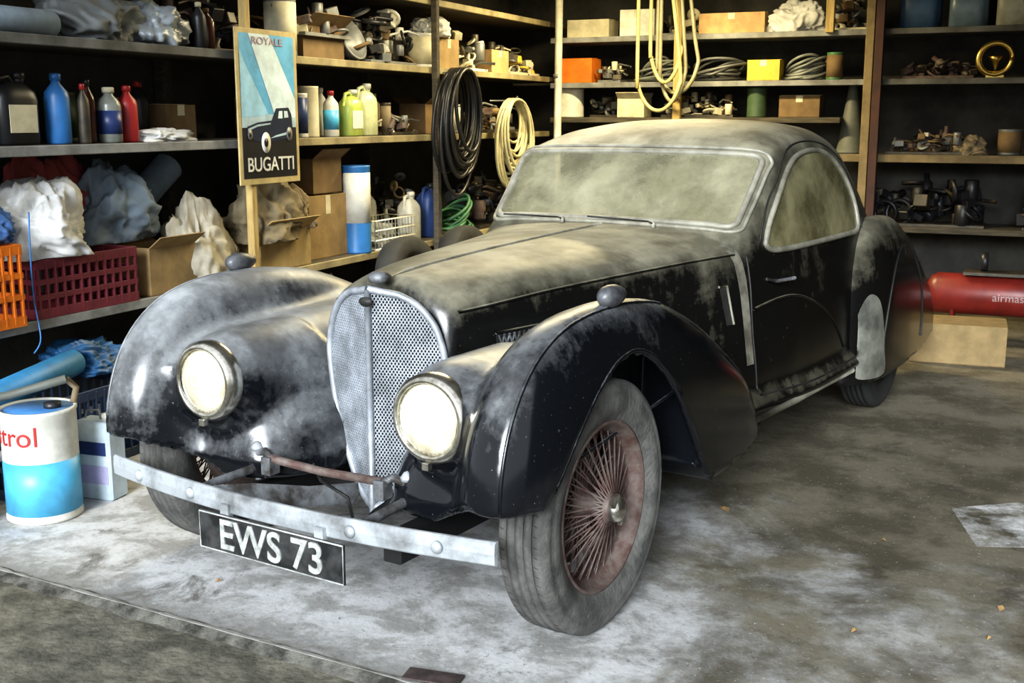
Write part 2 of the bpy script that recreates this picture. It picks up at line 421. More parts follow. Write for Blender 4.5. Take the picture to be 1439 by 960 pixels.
# ---- front fender SDF
h=.0115
T=np.arange(.10,.90,h)[:,None,None];S=np.arange(-.48,1.42,h)[None,:,None];Z=np.arange(.20,1.0,h)[None,None,:]
sv=S.ravel()
ztop=pchip([-.5,-.1,.17,.4,.67,.9,1.14,1.27,1.36],[.895,.895,.905,.885,.80,.68,.52,.38,.30],sv)[None,:,None]
aout=pchip([-.5,0,.3,.7,1.0,1.2,1.36],[.135,.135,.14,.13,.11,.08,.04],sv)[None,:,None]
ain=pchip([-.5,0,.4,.8,1.36],[.20,.20,.20,.24,.22],sv)[None,:,None]
zc=np.minimum(.42,ztop-.16)
p=2.35; tcn=.67
X=np.clip((.06-S)/.465,0,None)
e=((np.abs(T-tcn)/np.where(T>tcn,aout,ain))**p+(np.clip(Z-zc,0,None)/(ztop-zc))**p+X**p)**(1/p)
f=(e-1)*.17
A_=np.array([.41,-.16,.640]);B_=np.array([.47,.55,.64]); ba=B_-A_
hh=np.clip(((T-A_[0])*ba[0]+(S-A_[1])*ba[1]+(Z-A_[2])*ba[2])/ba.dot(ba),0,1)
nac=np.sqrt((T-A_[0]-hh*ba[0])**2+((S-A_[1]-hh*ba[1])*1.0)**2+(Z-A_[2]-hh*ba[2])**2)-(.130+.01*hh)
lamp=np.sqrt((T-.41)**2+(Z-.637)**2)-(.110+.12*np.clip(S+.27,0,.17)); lamp=np.maximum(lamp,np.maximum(-.262-S,S-.1))
nac=np.maximum(nac,-.262-S)
nac=smin(nac,lamp,.03)
lowk=np.clip((.58-Z)/.18,0,1)
xa=np.clip(.16-S,0,None)/(.34+.06*lowk)
ea=((np.abs(T-.40+.02*lowk)/(.205+.055*lowk))**2.4+(xa)**2.4+(np.clip(Z-.46,0,None)/.245)**2.6)**(1/2.5)
apr=np.maximum((ea-1)*.17,S-.95)
f=smin(f,nac,.06); f=smin(f,apr,.07)
zb=np.where(S<.3,.345+.11*np.clip((T-.40)/.20,0,1),.28)
f=np.maximum(f,zb-Z)
poly=[(-.60,.10),(-.60,.30),(-.30,.44),(-.245,.50),(-.15,.61),(-.05,.695),(.06,.75),(.17,.768),(.25,.75),(.313,.713),(.38,.65),(.434,.577),(.51,.475),(.577,.385),(.65,.31),(.72,.25),(.75,.10)]
pl=np.array(poly); PX=np.broadcast_to(S[0],(1,)+S.shape[1:2]+(Z.shape[2],))[0]; PZ=np.broadcast_to(Z[0],PX.shape)
dm=np.full(PX.shape,9.);inside=np.zeros(PX.shape,bool)
for i in range(len(pl)):
    a=pl[i];c=pl[(i+1)%len(pl)];ab=c-a
    tt=np.clip(((PX-a[0])*ab[0]+(PZ-a[1])*ab[1])/ab.dot(ab),0,1)
    dm=np.minimum(dm,np.hypot(PX-a[0]-tt*ab[0],PZ-a[1]-tt*ab[1]))
    cond=((a[1]>PZ)!=(c[1]>PZ))&(PX<(c[0]-a[0])*(PZ-a[1])/((c[1]-a[1]) if c[1]!=a[1] else 1e-9)+a[0]); inside^=cond
pd=np.where(inside,-dm,dm)[None]
f2=np.maximum(f,-np.maximum(np.maximum(f+.024,.575-T),S-.62))
f2=np.maximum(f2,-np.maximum(pd,.575-T))
Vf,Qf=surf_nets(f2,(.10,-.48,.20),h)
Vf=smooth_mesh(Vf,Qf,6)
def npobj(name,V,Q,mat,mirror=True):
    me=bpy.data.meshes.new(name); me.from_pydata([tuple(v) for v in V.tolist()],[],Q.tolist())
    me.materials.append(mat); me.polygons.foreach_set('use_smooth',[True]*len(me.polygons)); me.update()
    o=bpy.data.objects.new(name,me); SC.collection.objects.link(o); o.parent=CAR
    if mirror:
        md=o.modifiers.new('mirror','MIRROR'); md.use_mirror_merge=False
    return o
npobj('front_fenders',Vf,Qf,FEND)
BF=BVHTree.FromPolygons([Vector(v) for v in Vf.tolist()],Qf.tolist())
b=Bd(); pts=[]
for k in range(36):
    a=math.radians(-8+k*4.2); d=Vector((0,math.cos(a),-math.sin(a)))
    o=Vector((.705,.05,.50))-d*1.2; q=BF.ray_cast(o,d)[0]
    if q: pts.append(q-d*.001)
b.tube(pts,.005,FEND)
b.obj('fender_bead',parent=CAR,mirror=True)
b=Bd(); pts=[]
for (s,z) in catmull(poly[3:-1],4):
    q,n=ray(BF,(2,s+ (0),z+.012),(-1,0,0))
    if q and q.x>.66: pts.append(q+Vector((-.003,0,0)))
b.tube(pts,.007,FEND); b.obj('arch_lip',parent=CAR,mirror=True)
b=Bd()
q=BF.ray_cast(Vector((.70,.17,2)),Vector((0,0,-1)))[0]
SLM=pmat('side_lamp_dusty',(.11,.115,.12),(.04,.04,.045),20,.4)
prof=[(0,-1)]+[(math.sin(math.pi*i/12),-math.cos(math.pi*i/12)) for i in range(1,12)]+[(0,1)]
b.lathe([(r*.031*(1-.25*z),z*.066) for r,z in prof],SLM,20,Matrix.Translation(q+Vector((0,.01,.026)))@Matrix.Rotation(-math.pi/2,4,'X'))
b.box(q+Vector((0,.0,.0)),(.02,.07,.03),FEND)
b.obj('side_lamps',parent=CAR,mirror=True)

# ---- rear fender SDF
h=.014
T=np.arange(.40,.95,h)[:,None,None];S=np.arange(2.3,4.2,h)[None,:,None];Z=np.arange(.16,1.02,h)[None,None,:];sv=S.ravel()
ztop=pchip([2.3,2.75,2.9,3.05,3.25,3.5,3.8,4.1],[.90,.925,.945,.94,.88,.75,.56,.38],sv)[None,:,None]
aout=pchip([2.3,2.8,3.1,3.5,4.1],[.15,.15,.145,.12,.05],sv)[None,:,None]
zc=np.minimum(.45,ztop-.1)
X=np.clip((2.82-S)/.40,0,None)
e=((np.abs(T-.65)/np.where(T>.65,aout,.22))**2.3+(np.clip(Z-zc,0,None)/(ztop-zc))**2.3+X**2.2)**(1/2.3)
f=np.maximum((e-1)*.18,np.maximum(.225-Z,S-4.08))
Vr,Qr=surf_nets(f,(.40,2.3,.16),h); Vr=smooth_mesh(Vr,Qr,4); npobj('rear_fenders',Vr,Qr,BODY)
BR=BVHTree.FromPolygons([Vector(v) for v in Vr.tolist()],Qr.tolist())
b=Bd()
pts=[]
for i in range(30):
    a=math.radians(-5+190*i/29); s=3.07-math.cos(a)*.40; z=.34+math.sin(a)*.46
    q,n=ray(BR,(2,s,max(z,.26)),(-1,0,0))
    if q: pts.append(q+Vector((.001,0,0)))
b.tube(pts,.005,SEAM)
GU=catmull([(2.425,.28),(2.43,.45),(2.47,.57),(2.53,.63),(2.60,.60),(2.64,.50),(2.67,.36),(2.68,.255),(2.5,.25),(2.425,.28)],4)[:-1]
def gp(s,z):
    q,n=ray(BR,(2,max(s,2.46),z),(-1,0,0))
    return (q+Vector((.008,0,0))) if q else Vector((.74,s,z))
Vg,Fg=patch([tuple(p) for p in GU],gp,ALU,'g',8); b.add(Vg,Fg,pmat('stone_guard',(.24,.24,.20),(.10,.10,.085),9,.6,.2,detail=9),smooth=True)
b.obj('rear_fender_guards',parent=CAR,mirror=True)
b=Bd(); b.tube([(.70,1.25,.325),(.715,1.7,.315),(.72,2.1,.31),(.72,2.45,.30)],.013,FRAME); b.obj('sill_strip',parent=CAR,mirror=True)
b=Bd(); b.box((0,1.7,.27),(1.1,2.6,.08),DARK); b.box((.3,.5,.27),(.06,1.6,.08),DARK); b.box((-.3,.5,.27),(.06,1.6,.08),DARK)
b.tube([(-.62,.09,.30),(-.3,.09,.27),(.3,.09,.27),(.62,.09,.30)],.024,DARK)
b.box((.50,.36,.28),(.3,.05,.05),RUST)
b.obj('chassis',parent=CAR)

# ---- grille
gz=[.245,.28,.37,.48,.60,.70,.79,.855,.895,.91];gwv=[0,.055,.118,.17,.205,.218,.198,.155,.09,.0]
zs_=np.linspace(.245,.91,200); gwa=pchip(gz,np.array(gwv),zs_)
def gwf(z): return float(np.interp(z,zs_,gwa,left=-1,right=-1))
def gs(t): return -.005+.075*(abs(t)/.218)
b=Bd()
for sd in(-1,1):
    Vb=[];n=40
    for i in range(n):
        z=.25+.655*i/(n-1); w=gwf(z); Vb+= [(0,gs(0)+.012,z),(sd*w,gs(w)+.012,z)]
    b.add(Vb,[[2*i,2*i+1,2*i+3,2*i+2] for i in range(n-1)],DARK)
    for fam in(-1,1):
        sl=math.tan(math.radians(58))*fam
        c=-1.
        while c<2.0:
            ins=[t for t in np.linspace(0,.22,111) if (t<=gwf(sl*t+c))]
            if len(ins)>1:
                t0,t1=ins[0],ins[-1]
                b.tube([(sd*t0,gs(t0)-.001*fam,sl*t0+c),(sd*t1,gs(t1)-.001*fam,sl*t1+c)],.0021,GRIL,4,smooth=False)
            c+=.0165
outl=[(gwf(z),z) for z in np.linspace(.2451,.909,50)]
b.tube([(w,gs(w)-.004,z) for w,z in outl]+[(0,-.008,.912)],.011,GRIL)
b.tube([(-w,gs(w)-.004,z) for w,z in outl]+[(0,-.008,.912)],.011,GRIL)
b.tube([(0,-.012,.235),(0,-.012,.5),(0,-.012,.91)],.010,GRIL)
b.lathe([(.03,0),(.034,.01),(.034,.02),(.022,.03),(.0,.034)],IRON,20,Matrix.Translation((0,.045,.925)))
b.lathe([(.024,0),(.024,.004),(0,.006)],SEAM,20,Matrix.Translation((0,-.020,.875))@Matrix.Rotation(math.pi/2,4,'X')@Matrix.Diagonal((1,.6,1,1)))
b.obj('radiator_grille',parent=CAR)

# ---- headlights
LENS=pmat('headlight_lens',(.82,.79,.62),(.38,.31,.19),6,.08,0,detail=5,lo=.42,hi=.68,coat=1)
b=Bd(); mx=Matrix.Translation((.41,-.262,.637))@Matrix.Rotation(math.pi/2,4,'X')
b.lathe([(.118,-.05),(.121,-.01),(.119,.010),(.110,.022),(.102,.026),(.096,.022),(.096,.010)],CHROME,48,mx)
b.lathe([(.097,.012),(.085,.022),(.06,.031),(.03,.036),(0,.037)],LENS,48,mx)
for i in range(-6,7):
    x=i*.0145; y=math.sqrt(max(0,.092**2-x*x)); 
    b.tube([(x,-y+2*y*k/8,.013+.024*(1-((x*x+(-y+2*y*k/8)**2)/.097**2))) for k in range(9)],.0013,LENS,4,mx=mx)
b.box((.41,-.285,.515),(.02,.02,.02),CHROME)
b.obj('headlights',parent=CAR,mirror=True)

# ---- bumper
b=Bd()
def bs(t): return -.39-.07*(1-(t/.676)**2)
n=40;V=[];F=[]
for i in range(n+1):
    t=-.69+1.38*i/n; s=bs(t); 
    for (ds,dz) in((0,-.031),(-.006,-.026),(-.008,0),(-.006,.026),(0,.031),(.008,.031),(.004,0),(.008,-.031)): V.append((t,s+ds,.366+dz))
for i in range(n):
    for k in range(8):
        a=i*8+k;c=i*8+(k+1)%8; F.append([a,c,c+8,a+8])
F.append(list(range(8))[::-1]);F.append([n*8+k for k in range(8)])
b.add(V,F,ALU)
for t in(-.54,-.29,.29,.54):
    b.lathe([(.017,0),(.016,.006),(.009,.010),(0,.011)],ALU,14,Matrix.Translation((t,bs(t)-.007,.366))@Matrix.Rotation(math.pi/2,4,'X'))
b.obj('front_bumper',parent=CAR)
b=Bd()
b.tube([(-.21,-.22,.42),(0,-.225,.415),(.21,-.22,.42)],.013,RUST)
for sd in(-1,1):
    b.tube([(sd*.30,.30,.31),(sd*.29,.05,.36),(sd*.28,-.12,.375),(sd*.285,-.25,.375),(sd*.29,-.36,.372),(sd*.29,bs(.29)+.01,.366)],.014,IRON)
    b.tube([(sd*.28,-.20,.34),(sd*.28,-.20,.44)],.011,IRON)
    b.lathe([(.018,0),(.020,.010),(.010,.024),(0,.028)],ALU,12,Matrix.Translation((sd*.28,-.20,.43)))
    b.tube([(sd*.28,-.20,.42),(sd*.24,-.21,.435),(sd*.21,-.22,.42)],.012,IRON)
    P0=[Vector((sd*.06,-.0,.275)),Vector((sd*.14,-.16,.295)),Vector((sd*.22,-.30,.335)),Vector((sd*.30,bs(.29)+.012,.36))]
    Vp=[]
    for q,w_ in zip(P0,(.05,.045,.035,.02)):
        Vp+=[tuple(q+Vector((0,w_*.6,w_*.5))),tuple(q-Vector((0,w_*.6,w_*.5))),tuple(q-Vector((0,w_*.6,w_*.5-.006))),tuple(q+Vector((0,w_*.6,w_*.5+.006)))]
    b.add(Vp,[[i*4+k,i*4+(k+1)%4,i*4+4+(k+1)%4,i*4+4+k] for i in range(3) for k in range(4)]+[[0,1,2,3],[12,13,14,15]],IRON)
    b.box((sd*.21,-.22,.40),(.035,.045,.055),IRON)
b.tube([(-.06,-.2,.42),(-.07,-.16,.36),(-.02,-.1,.30),(.03,-.14,.26)],.005,SEAM)
b.obj('bumper_irons',parent=CAR)
PLB=pmat('plate_black',(.012,.013,.014),(.05,.05,.05),18,.4)
PLW=pmat('plate_silver',(.58,.60,.58),(.30,.31,.29),30,.5,.3)
b=Bd(); b.box((.03,-.478,.283),(.52,.006,.108),PLB)
b.tube([(-.228,-.482,.231),(.288,-.482,.231),(.288,-.482,.335),(-.228,-.482,.335)],.0025,PLW,4,closed=True)
b.box((-.14,-.465,.34),(.03,.02,.05),ALU); b.box((.2,-.465,.34),(.03,.02,.05),ALU)
b.obj('number_plate',parent=CAR)
text('plate_lettering','EWS 73',.118,PLW,(.035,-.4825,.243),CAR,.002,sx=.98,off=.0018,align='CENTER')

# ---- wheels
DKR=pmat('brake_drum_iron',(.05,.03,.025),(.09,.07,.06),20,.7,.2)
def wheel(name,t,s,sd,TY,RM):
    b=Bd(); MX=Matrix.Rotation(math.pi/2,4,'Y') if sd>0 else Matrix.Rotation(-math.pi/2,4,'Y')
    pr=[(.232,-.052),(.25,-.064),(.285,-.075),(.315,-.075),(.335,-.070),(.347,-.062)]
    for i in range(5):
        x0=-.059+i*.0245
        pr+=[(.352+.003*(2-abs(i-2))/2,x0),(.352+.003*(2-abs(i-2))/2,x0+.0165),(.338,x0+.0172),(.338,x0+.0238)]
    pr=pr[:-2]+[(.347,.062),(.335,.070),(.322,.0745),(.318,.0725),(.305,.0765),(.285,.0765),(.262,.070),(.258,.0665),(.245,.062),(.232,.052)]
    b.lathe([(r,z) for r,z in pr]+[pr[0]],TY,96,MX)
    for i in range(4):
        x0=-.059+i*.0245; b.lathe([(.339,x0+.0172),(.3450,x0+.0176),(.3450,x0+.0234),(.339,x0+.0238),(.339,x0+.0172)],DARK,96,MX)
    b.lathe([(.232,-.05),(.238,.045),(.240,.060),(.232,.062),(.226,.045),(.208,.03),(.203,-.03),(.222,-.05),(.232,-.05)],RM,64,MX)
    for i in (0,4):
        x0=-.0505+i*.0245
        for k in range(0,80):
            a=2*math.pi*(k+.3*i)/80; p0=MX@Vector((math.cos(a)*.3515,math.sin(a)*.3515,x0-.006)); p1=MX@Vector((math.cos(a+.012)*.3515,math.sin(a+.012)*.3515,x0+.006))
            b.tube([p0,p1],.0011,DARK,4,smooth=False)
    N=28
    for i in range(N):
        a=2*math.pi*i/N
        for (dz,zr,rr,da,hr) in((.075,.022,.212,.30,.032),(.075,.010,.208,-.30,.032),(-.015,-.022,.205,.42,.05),(-.01,-.010,.205,-.42,.05)):
            p0=MX@Vector((math.cos(a)*hr,math.sin(a)*hr,dz)); a2=a+da; p1=MX@Vector((math.cos(a2)*rr,math.sin(a2)*rr,zr))
            b.tube([p0,p1],.0026,RM,5)
    b.lathe([(.05,-.03),(.052,-.01),(.035,.0),(.033,.06),(.036,.08),(.034,.084)],RM,24,MX)
    b.lathe([(.034,.08),(.036,.088),(.034,.105),(.022,.115),(.0,.118)],CHROME,24,MX)
    for q in(0,math.pi): b.box(MX@Matrix.Rotation(q+.6,4,'Z')@Vector((.035,0,.10)),(.012,.03,.035),CHROME)
    b.lathe([(.0,-.04),(.175,-.04),(.18,-.05),(.18,-.085),(.0,-.09)],DKR,40,MX)
    return b.obj(name,(t,s,.3555),parent=CAR)
wheel('wheel_front_left',.675,.09,1,TYRE,RUST); wheel('wheel_front_right',-.675,.09,-1,TYRE,RUST)
wheel('wheel_rear_left',.63,3.07,1,TYRED,DARK); wheel('wheel_rear_right',-.63,3.07,-1,TYRED,DARK)

# ================================================================ ROOM
O=Vector((-1.27,6.0,0)); D=Vector((.4035,.915,0)); Bv=Vector((.915,-.4035,0))
AL=math.radians(66.2); AB=-math.radians(23.8)
def W(k,m,z=0): return O+D*k+Bv*m+Vector((0,0,z))
CONC=pmat('wall_blockwork',(.065,.062,.053),(.035,.034,.03),4,.9,bump=.3)
WOODD=pmat('dark_shelf_wood',(.09,.075,.05),(.04,.035,.025),6,.8,stretch=(1,8,8))
WOODY=pmat('pine_post',(.50,.37,.15),(.32,.22,.08),5,.7,stretch=(8,8,1))
SHG=pmat('grey_shelf_board',(.28,.285,.28),(.13,.13,.125),5,.7,detail=9)
SHD=pmat('grimy_shelf_board',(.15,.15,.14),(.06,.06,.055),5,.7,detail=9)
CEIL=pmat('ceiling_board',(.30,.29,.26),(.2,.19,.17),3,.9)
def floor_mat():
    m=bpy.data.materials.new('dusty_concrete_floor'); m.use_nodes=True; nt=m.node_tree; L=nt.links.new; b=nt.nodes['Principled BSDF']
    tc=nd(nt,'ShaderNodeTexCoord'); sp=nd(nt,'ShaderNodeSeparateXYZ'); L(tc.outputs['Object'],sp.inputs[0])
    def nz(s,d,dist=0): 
        n=nd(nt,'ShaderNodeTexNoise'); n.inputs['Scale'].default_value=s; n.inputs['Detail'].default_value=d; n.inputs['Roughness'].default_value=.70; n.inputs['Distortion'].default_value=dist; L(tc.outputs['Object'],n.inputs['Vector']); return n.outputs[0]
    def ma(op,a,c):
        n=nd(nt,'ShaderNodeMath',operation=op)
        for i,v in enumerate((a,c)):
            if isinstance(v,(int,float)): n.inputs[i].default_value=v
            else: L(v,n.inputs[i])
        return n.outputs[0]
    def mix(f,a,c):
        n=nd(nt,'ShaderNodeMix',data_type='RGBA'); L(f,n.inputs['Factor'])
        for nm,v in(('A',a),('B',c)):
            if isinstance(v,tuple): n.inputs[nm].default_value=(*v,1)
            else: L(v,n.inputs[nm])
        return n.outputs['Result']
    def mr(v,a,c,lo=0,hi=1):
        n=nd(nt,'ShaderNodeMapRange',interpolation_type='SMOOTHSTEP'); L(v,n.inputs[0]); n.inputs[1].default_value=a;n.inputs[2].default_value=c;n.inputs[3].default_value=lo;n.inputs[4].default_value=hi; return n.outputs[0]
    base=mix(mr(nz(3,10),.40,.60),(.20,.18,.13),(.095,.083,.056))
    g=ma('ADD',mr(sp.outputs[1],-2.3,.5,1,0),mr(sp.outputs[0],1.8,3.4,.36,-.42))
    g=ma('ADD',g,ma('MULTIPLY',ma('SUBTRACT',nz(1.6,12,.4),.5),2.4))
    d=mr(g,.30,1.05)
    c=mix(d,base,mix(mr(nz(6,12,.3),.42,.60),(.58,.585,.585),(.31,.305,.29)))
    c=mix(mr(nz(2.6,10,.6),.59,.67,0,.75),c,(.07,.06,.045))
    c=mix(mr(nz(70,4),.62,.70,0,.8),c,(.68,.68,.67))
    c=mix(mr(nz(42,5),.59,.68,0,.6),c,(.08,.075,.06))
    # grimy strip next to the door edge
    ed=ma('ADD',sp.outputs[1],ma('MULTIPLY',sp.outputs[0],.0868)); ed=ma('ADD',ed,ma('MULTIPLY',ma('SUBTRACT',nz(6,8),.5),.5))
    c=mix(mr(ed,-2.42,-2.22,.75,0),c,(.15,.145,.125))
    L(c,b.inputs['Base Color']); b.inputs['Roughness'].default_value=.7
    bp=nd(nt,'ShaderNodeBump'); bp.inputs['Strength'].default_value=.3; bp.inputs['Distance'].default_value=.01; L(nz(30,6),bp.inputs['Height']); L(bp.outputs[0],b.inputs['Normal'])
    return m
FL=floor_mat()
def slab(name,poly,z0,z1,mat,loc=O,rz=AB):
    n=len(poly); b=Bd(); V=[(x,y,z1) for x,y in poly]+[(x,y,z0) for x,y in poly]
    b.add(V,[list(range(n)),list(range(n,2*n))[::-1]]+[[i,i+n,(i+1)%n+n,(i+1)%n] for i in range(n)],mat)
    return b.obj(name,loc,rz)
slab('floor',[(-.56,-2.36),(5.2,-2.86),(5.2,4.45),(-.56,4.45)],-.12,0,FL)
ASPH=pmat('driveway_asphalt',(.165,.155,.12),(.07,.067,.05),9,.9,bump=.8,detail=12,lo=.40,hi=.60)
slab('driveway_ground',[(-6,-12),(12,-12),(12,-3.45),(5.2,-2.88),(-.56,-2.38),(-6,-1.9)],-.14,-.018,ASPH)
slab('wall_left',[(-.66,-2.36),(-.56,-2.36),(-.56,4.45),(-.66,4.45)],0,2.6,CONC)
slab('wall_back',[(-.66,4.45),(5.2,4.45),(5.2,4.55),(-.66,4.55)],0,2.6,CONC)
slab('wall_right',[(5.2,-2.86),(5.3,-2.86),(5.3,4.55),(5.2,4.55)],0,2.6,CONC)
slab('ceiling',[(-.66,-2.3),(5.3,-2.8),(5.3,4.55),(-.66,4.55)],2.6,2.7,CEIL)
b=Bd(); V=[];n=160
for i in range(n+1):
    m=-.56+5.76*i/n; k=-2.36-.0868*(m+.56); j=noise.noise(Vector((m*5,0,0)))*.014+noise.noise(Vector((m*23,4,0)))*.009
    V+=[(m,k+.012+j,.0015),(m,k-.012+j,-.006),(m,k-.035+j*1.5,-.0175)]
b.add(V,[[i*3+q,i*3+3+q,i*3+4+q,i*3+1+q] for i in range(n) for q in range(2)],pmat('worn_edge',(.15,.145,.125),(.03,.028,.022),14,.9,detail=12,bump=.6),smooth=True); b.obj('trim_threshold',O,AB)
b=Bd()
WPT=pmat('worn_white_floor_paint',(.80,.80,.78),(.5,.49,.45),6,.8,detail=9,lo=.45,hi=.7,alpha=(7,.38,.60,.85,0))
b.add([(1.60,4.03,.003),(1.87,4.09,.003),(2.1,3.60,.003),(1.54,3.64,.003)],[[0,3,2,1]],WPT); b.obj('floor_paint_mark')
b=Bd(); b.box((-.20,2.725,.006),(.15,.06,.004),pmat('rusty_plate',(.09,.065,.06),(.04,.03,.028),20,.7),rz=-.3); b.obj('metal_floor_plate')
LEAF=pmat('dry_leaf',(.35,.22,.09),(.2,.13,.06),20,.8)
for (x,y,s) in((.77,4.02,.035),(1.42,3.15,.022),(1.3,2.95,.013),(.95,3.0,.013),(-.32,2.62,.022),(1.25,3.7,.013),(-.9,3.35,.013)):
    b=Bd(); a=R.random()*6
    b.add([(-s,0,.004),(-.3*s,.5*s,.012),(s,0,.004),(-.3*s,-.5*s,.010),(0,0,.016)],[[0,4,1],[1,4,2],[2,4,3],[3,4,0]],LEAF,Matrix.Rotation(a,4,'Z'))
    b.obj('fallen_leaf',(x,y,-.003 if y>2.75 else -.021))

LS=empty('storage_shelves',O,AB)
def shelf(x0,x1,y0,y1,z,mat,par,name,t=.035,lip=None):
    b=Bd(); b.box(((x0+x1)/2,(y0+y1)/2,z-t/2),(x1-x0,y1-y0,t),mat,bev=.003)
    if lip:
        (lx0,lx1,ly0,ly1,lm)=lip; b.box(((lx0+lx1)/2,(ly0+ly1)/2,z-t/2-.003),(lx1-lx0,ly1-ly0,t+.006),lm,bev=.003)
    return b.obj(name,parent=par)
for z,nm in((.60,'board_low'),(1.29,'board_mid'),(1.72,'board_top'),(2.15,'board_upper')):
    shelf(-.54,-.02,-2.3,-.15,z,WOODD,LS,nm+'_a',lip=(-.02,0,-2.3,-.17,SHG if z<1.5 else SHD))
    shelf(-.54,-.02,-.15,4.35,z,WOODD,LS,nm+'_b',lip=(-.02,0,-.12,3.9,pmat('pine_edge',(.34,.29,.16),(.17,.14,.08),4,.7,detail=9)))
for k,mt in((-2.2,WOODD),(-.146,WOODY),(1.875,WOODD)):
    b=Bd(); b.box((.021,k,1.3),(.04,.045,2.59),mt,bev=.004); b.obj('upright',parent=LS)
    b=Bd(); b.box((-.5,k,1.3),(.06,.06,2.59),WOODD,bev=.004); b.obj('upright_rear',parent=LS)
BS=empty('storage_shelves',O,AB)
WPN=pmat('worn_pine',(.24,.18,.09),(.12,.09,.045),5,.7,detail=9)
for z,x0,x1,mt in((1.40,.02,2.3,WOODD),(1.67,.02,2.5,SHG),(2.02,.02,2.5,SHG),(1.67,2.52,5.1,SHD),(2.02,2.52,5.1,SHD),(1.137,2.3,5.1,WOODD),(.62,2.3,5.1,WOODD)):
    shelf(x0,x1,3.88,4.4,z,mt,BS,'board',lip=(x0,x1,3.86,3.88,WPN if z==1.137 else mt),t=.035 if z!=1.137 else .05)
for m,mt,z0 in((1.08,WOODY,0),(2.2,WOODY,2.0),(2.55,pmat('red_oxide_post',(.08,.033,.025),(.045,.022,.018),6,.7),0),(2.485,WPN,0),(4.0,WOODD,0)):
    b=Bd(); b.box((m,3.835,(z0+2.59)/2),(.06,.05,2.59-z0),mt,bev=.004); b.obj('upright',parent=BS)

# ---------------------------------------------------------------- items
def C(name,c,rough=.4,c2=None,sc=9,metal=0): return pmat('m_'+name,c,c2,sc,rough,metal)
WHITE=C('white_plastic',(.70,.69,.61)); BLUE=C('blue_plastic',(.04,.18,.45)); RED=C('red_plastic',(.42,.03,.03)); BLK=C('black_plastic',(.02,.02,.022))
GREY=C('grey_metal',(.22,.225,.22),.5,metal=.4); TAN=C('cardboard',(.32,.22,.10),.8); CREAM=C('cream_label',(.64,.59,.42),.6)
ORG=C('orange_plastic',(.72,.19,.02)); YEL=C('yellow_card',(.72,.50,.05)); GRN=C('green_tint',(.42,.50,.12),.3); TEAL=C('cyan_label',(.10,.45,.72),.4)
NAVY=C('navy',(.03,.05,.15)); DKM=C('dark_metal',(.05,.046,.038),.5,(.10,.082,.058),14,.4); BRS=C('brass',(.6,.42,.12),.3,metal=.9)
WCL=C('white_cloth',(.66,.66,.64),.9); DSH=C('dark_sheet',(.07,.08,.085),.6); BEI=C('beige_cloth',(.46,.42,.33),.9); SLC=C('slate_cloth',(.24,.30,.36),.9)
DCD=C('dark_card',(.20,.13,.06),.8); BRC=C('brown_cloth',(.24,.19,.12),.9); AGR=C('army_green',(.06,.10,.05),.5)
def bottle(name,loc,rz,r,h,col,cap,label=None,neck=.35):
    b=Bd(); b.lathe([(r*.92,0),(r,.008),(r,h*.66),(r*.9,h*.74),(r*neck,h*.86),(r*neck,h*.93)],col,24)
    b.lathe([(r*neck*1.25,h*.90),(r*neck*1.25,h*.985),(r*neck,h)],cap,16)
    if label: b.lathe([(r*1.012,h*.16),(r*1.012,h*.58)],label,24)
    return b.obj(name,loc,rz)
def jug(name,loc,rz,w,d,h,col,cap,label=None):
    b=Bd(); sq=dict(sq=4.5,w=w/2,d=d/2,seg=32)
    b.lathe([(.9,0),(1,.01),(1,h*.62),(.92,h*.72),(.6,h*.82),(.32,h*.86)],col,**sq)
    b.lathe([(.022,h*.84),(.022,h*.93)],col,14,Matrix.Translation((w*.18,0,0)))
    b.lathe([(.027,h*.90),(.027,h*.99),(.02,h)],cap,14,Matrix.Translation((w*.18,0,0)))
    b.tube([(w*.05,0,h*.84),(-w*.1,0,h*.93),(-w*.33,0,h*.90),(-w*.42,0,h*.76),(-w*.44,0,h*.64)],.012,col)
    if label: b.box((0,-d/2-.0005,h*.36),(w*.7,.003,h*.38),label); b.box((0,d/2+.0005,h*.36),(w*.7,.003,h*.38),label)
    return b.obj(name,loc,rz)
def can(name,loc,rz,r,h,col,label=None,top=GREY,handle=False,lab=(.1,.9)):
    b=Bd(); b.lathe([(r*.97,0),(r*1.01,.004),(r*1.01,.012),(r,.016),(r,h-.016),(r*1.02,h-.010),(r*1.02,h),(r*.95,h),(r*.93,h-.008)],col,32)
    b.lathe([(r*.95,h-.009),(r*.95,h-.006),(0,h-.006)],top,32)
    if label: b.lathe([(r*1.008,h*lab[0]),(r*1.008,h*lab[1])],label,32)
    if handle:
        b.tube([(r*math.cos(a)*1.03,-.01+.0*a,h*.85-.5*r*math.sin(a)) for a in np.linspace(0,math.pi,14)],.003,GREY)
    return b.obj(name,loc,rz)
def carton(name,loc,rz,w,d,h,col=TAN,open_=False,tape=CREAM,fill=None):
    b=Bd(); t=.006
    b.box((0,0,t/2),(w,d,t),col)
    for sx in(-1,1): b.box((sx*(w/2-t/2),0,h/2),(t,d,h),col)
    for sy in(-1,1): b.box((0,sy*(d/2-t/2),h/2),(w-2*t,t,h),col)
    if open_:
        for sy in(-1,1): b.box((0,sy*(d/2+d*.13),h+d*.10),(w*.98,d*.36,t*.7),col,rx=sy*.65)
        b.box((0,0,h*.6),(w*.9,d*.9,h*.1),DKM)
    else:
        b.box((0,-d*.249,h-t/2+.002),(w,d*.492,t),col); b.box((0,d*.249,h-t/2+.002),(w,d*.492,t),col)
        b.box((0,0,h+.004),(w*1.002,.05,.002),tape); b.box((0,-d/2-.001,h*.85),(.05,.002,h*.3),tape)
    return b.obj(name,loc,rz)
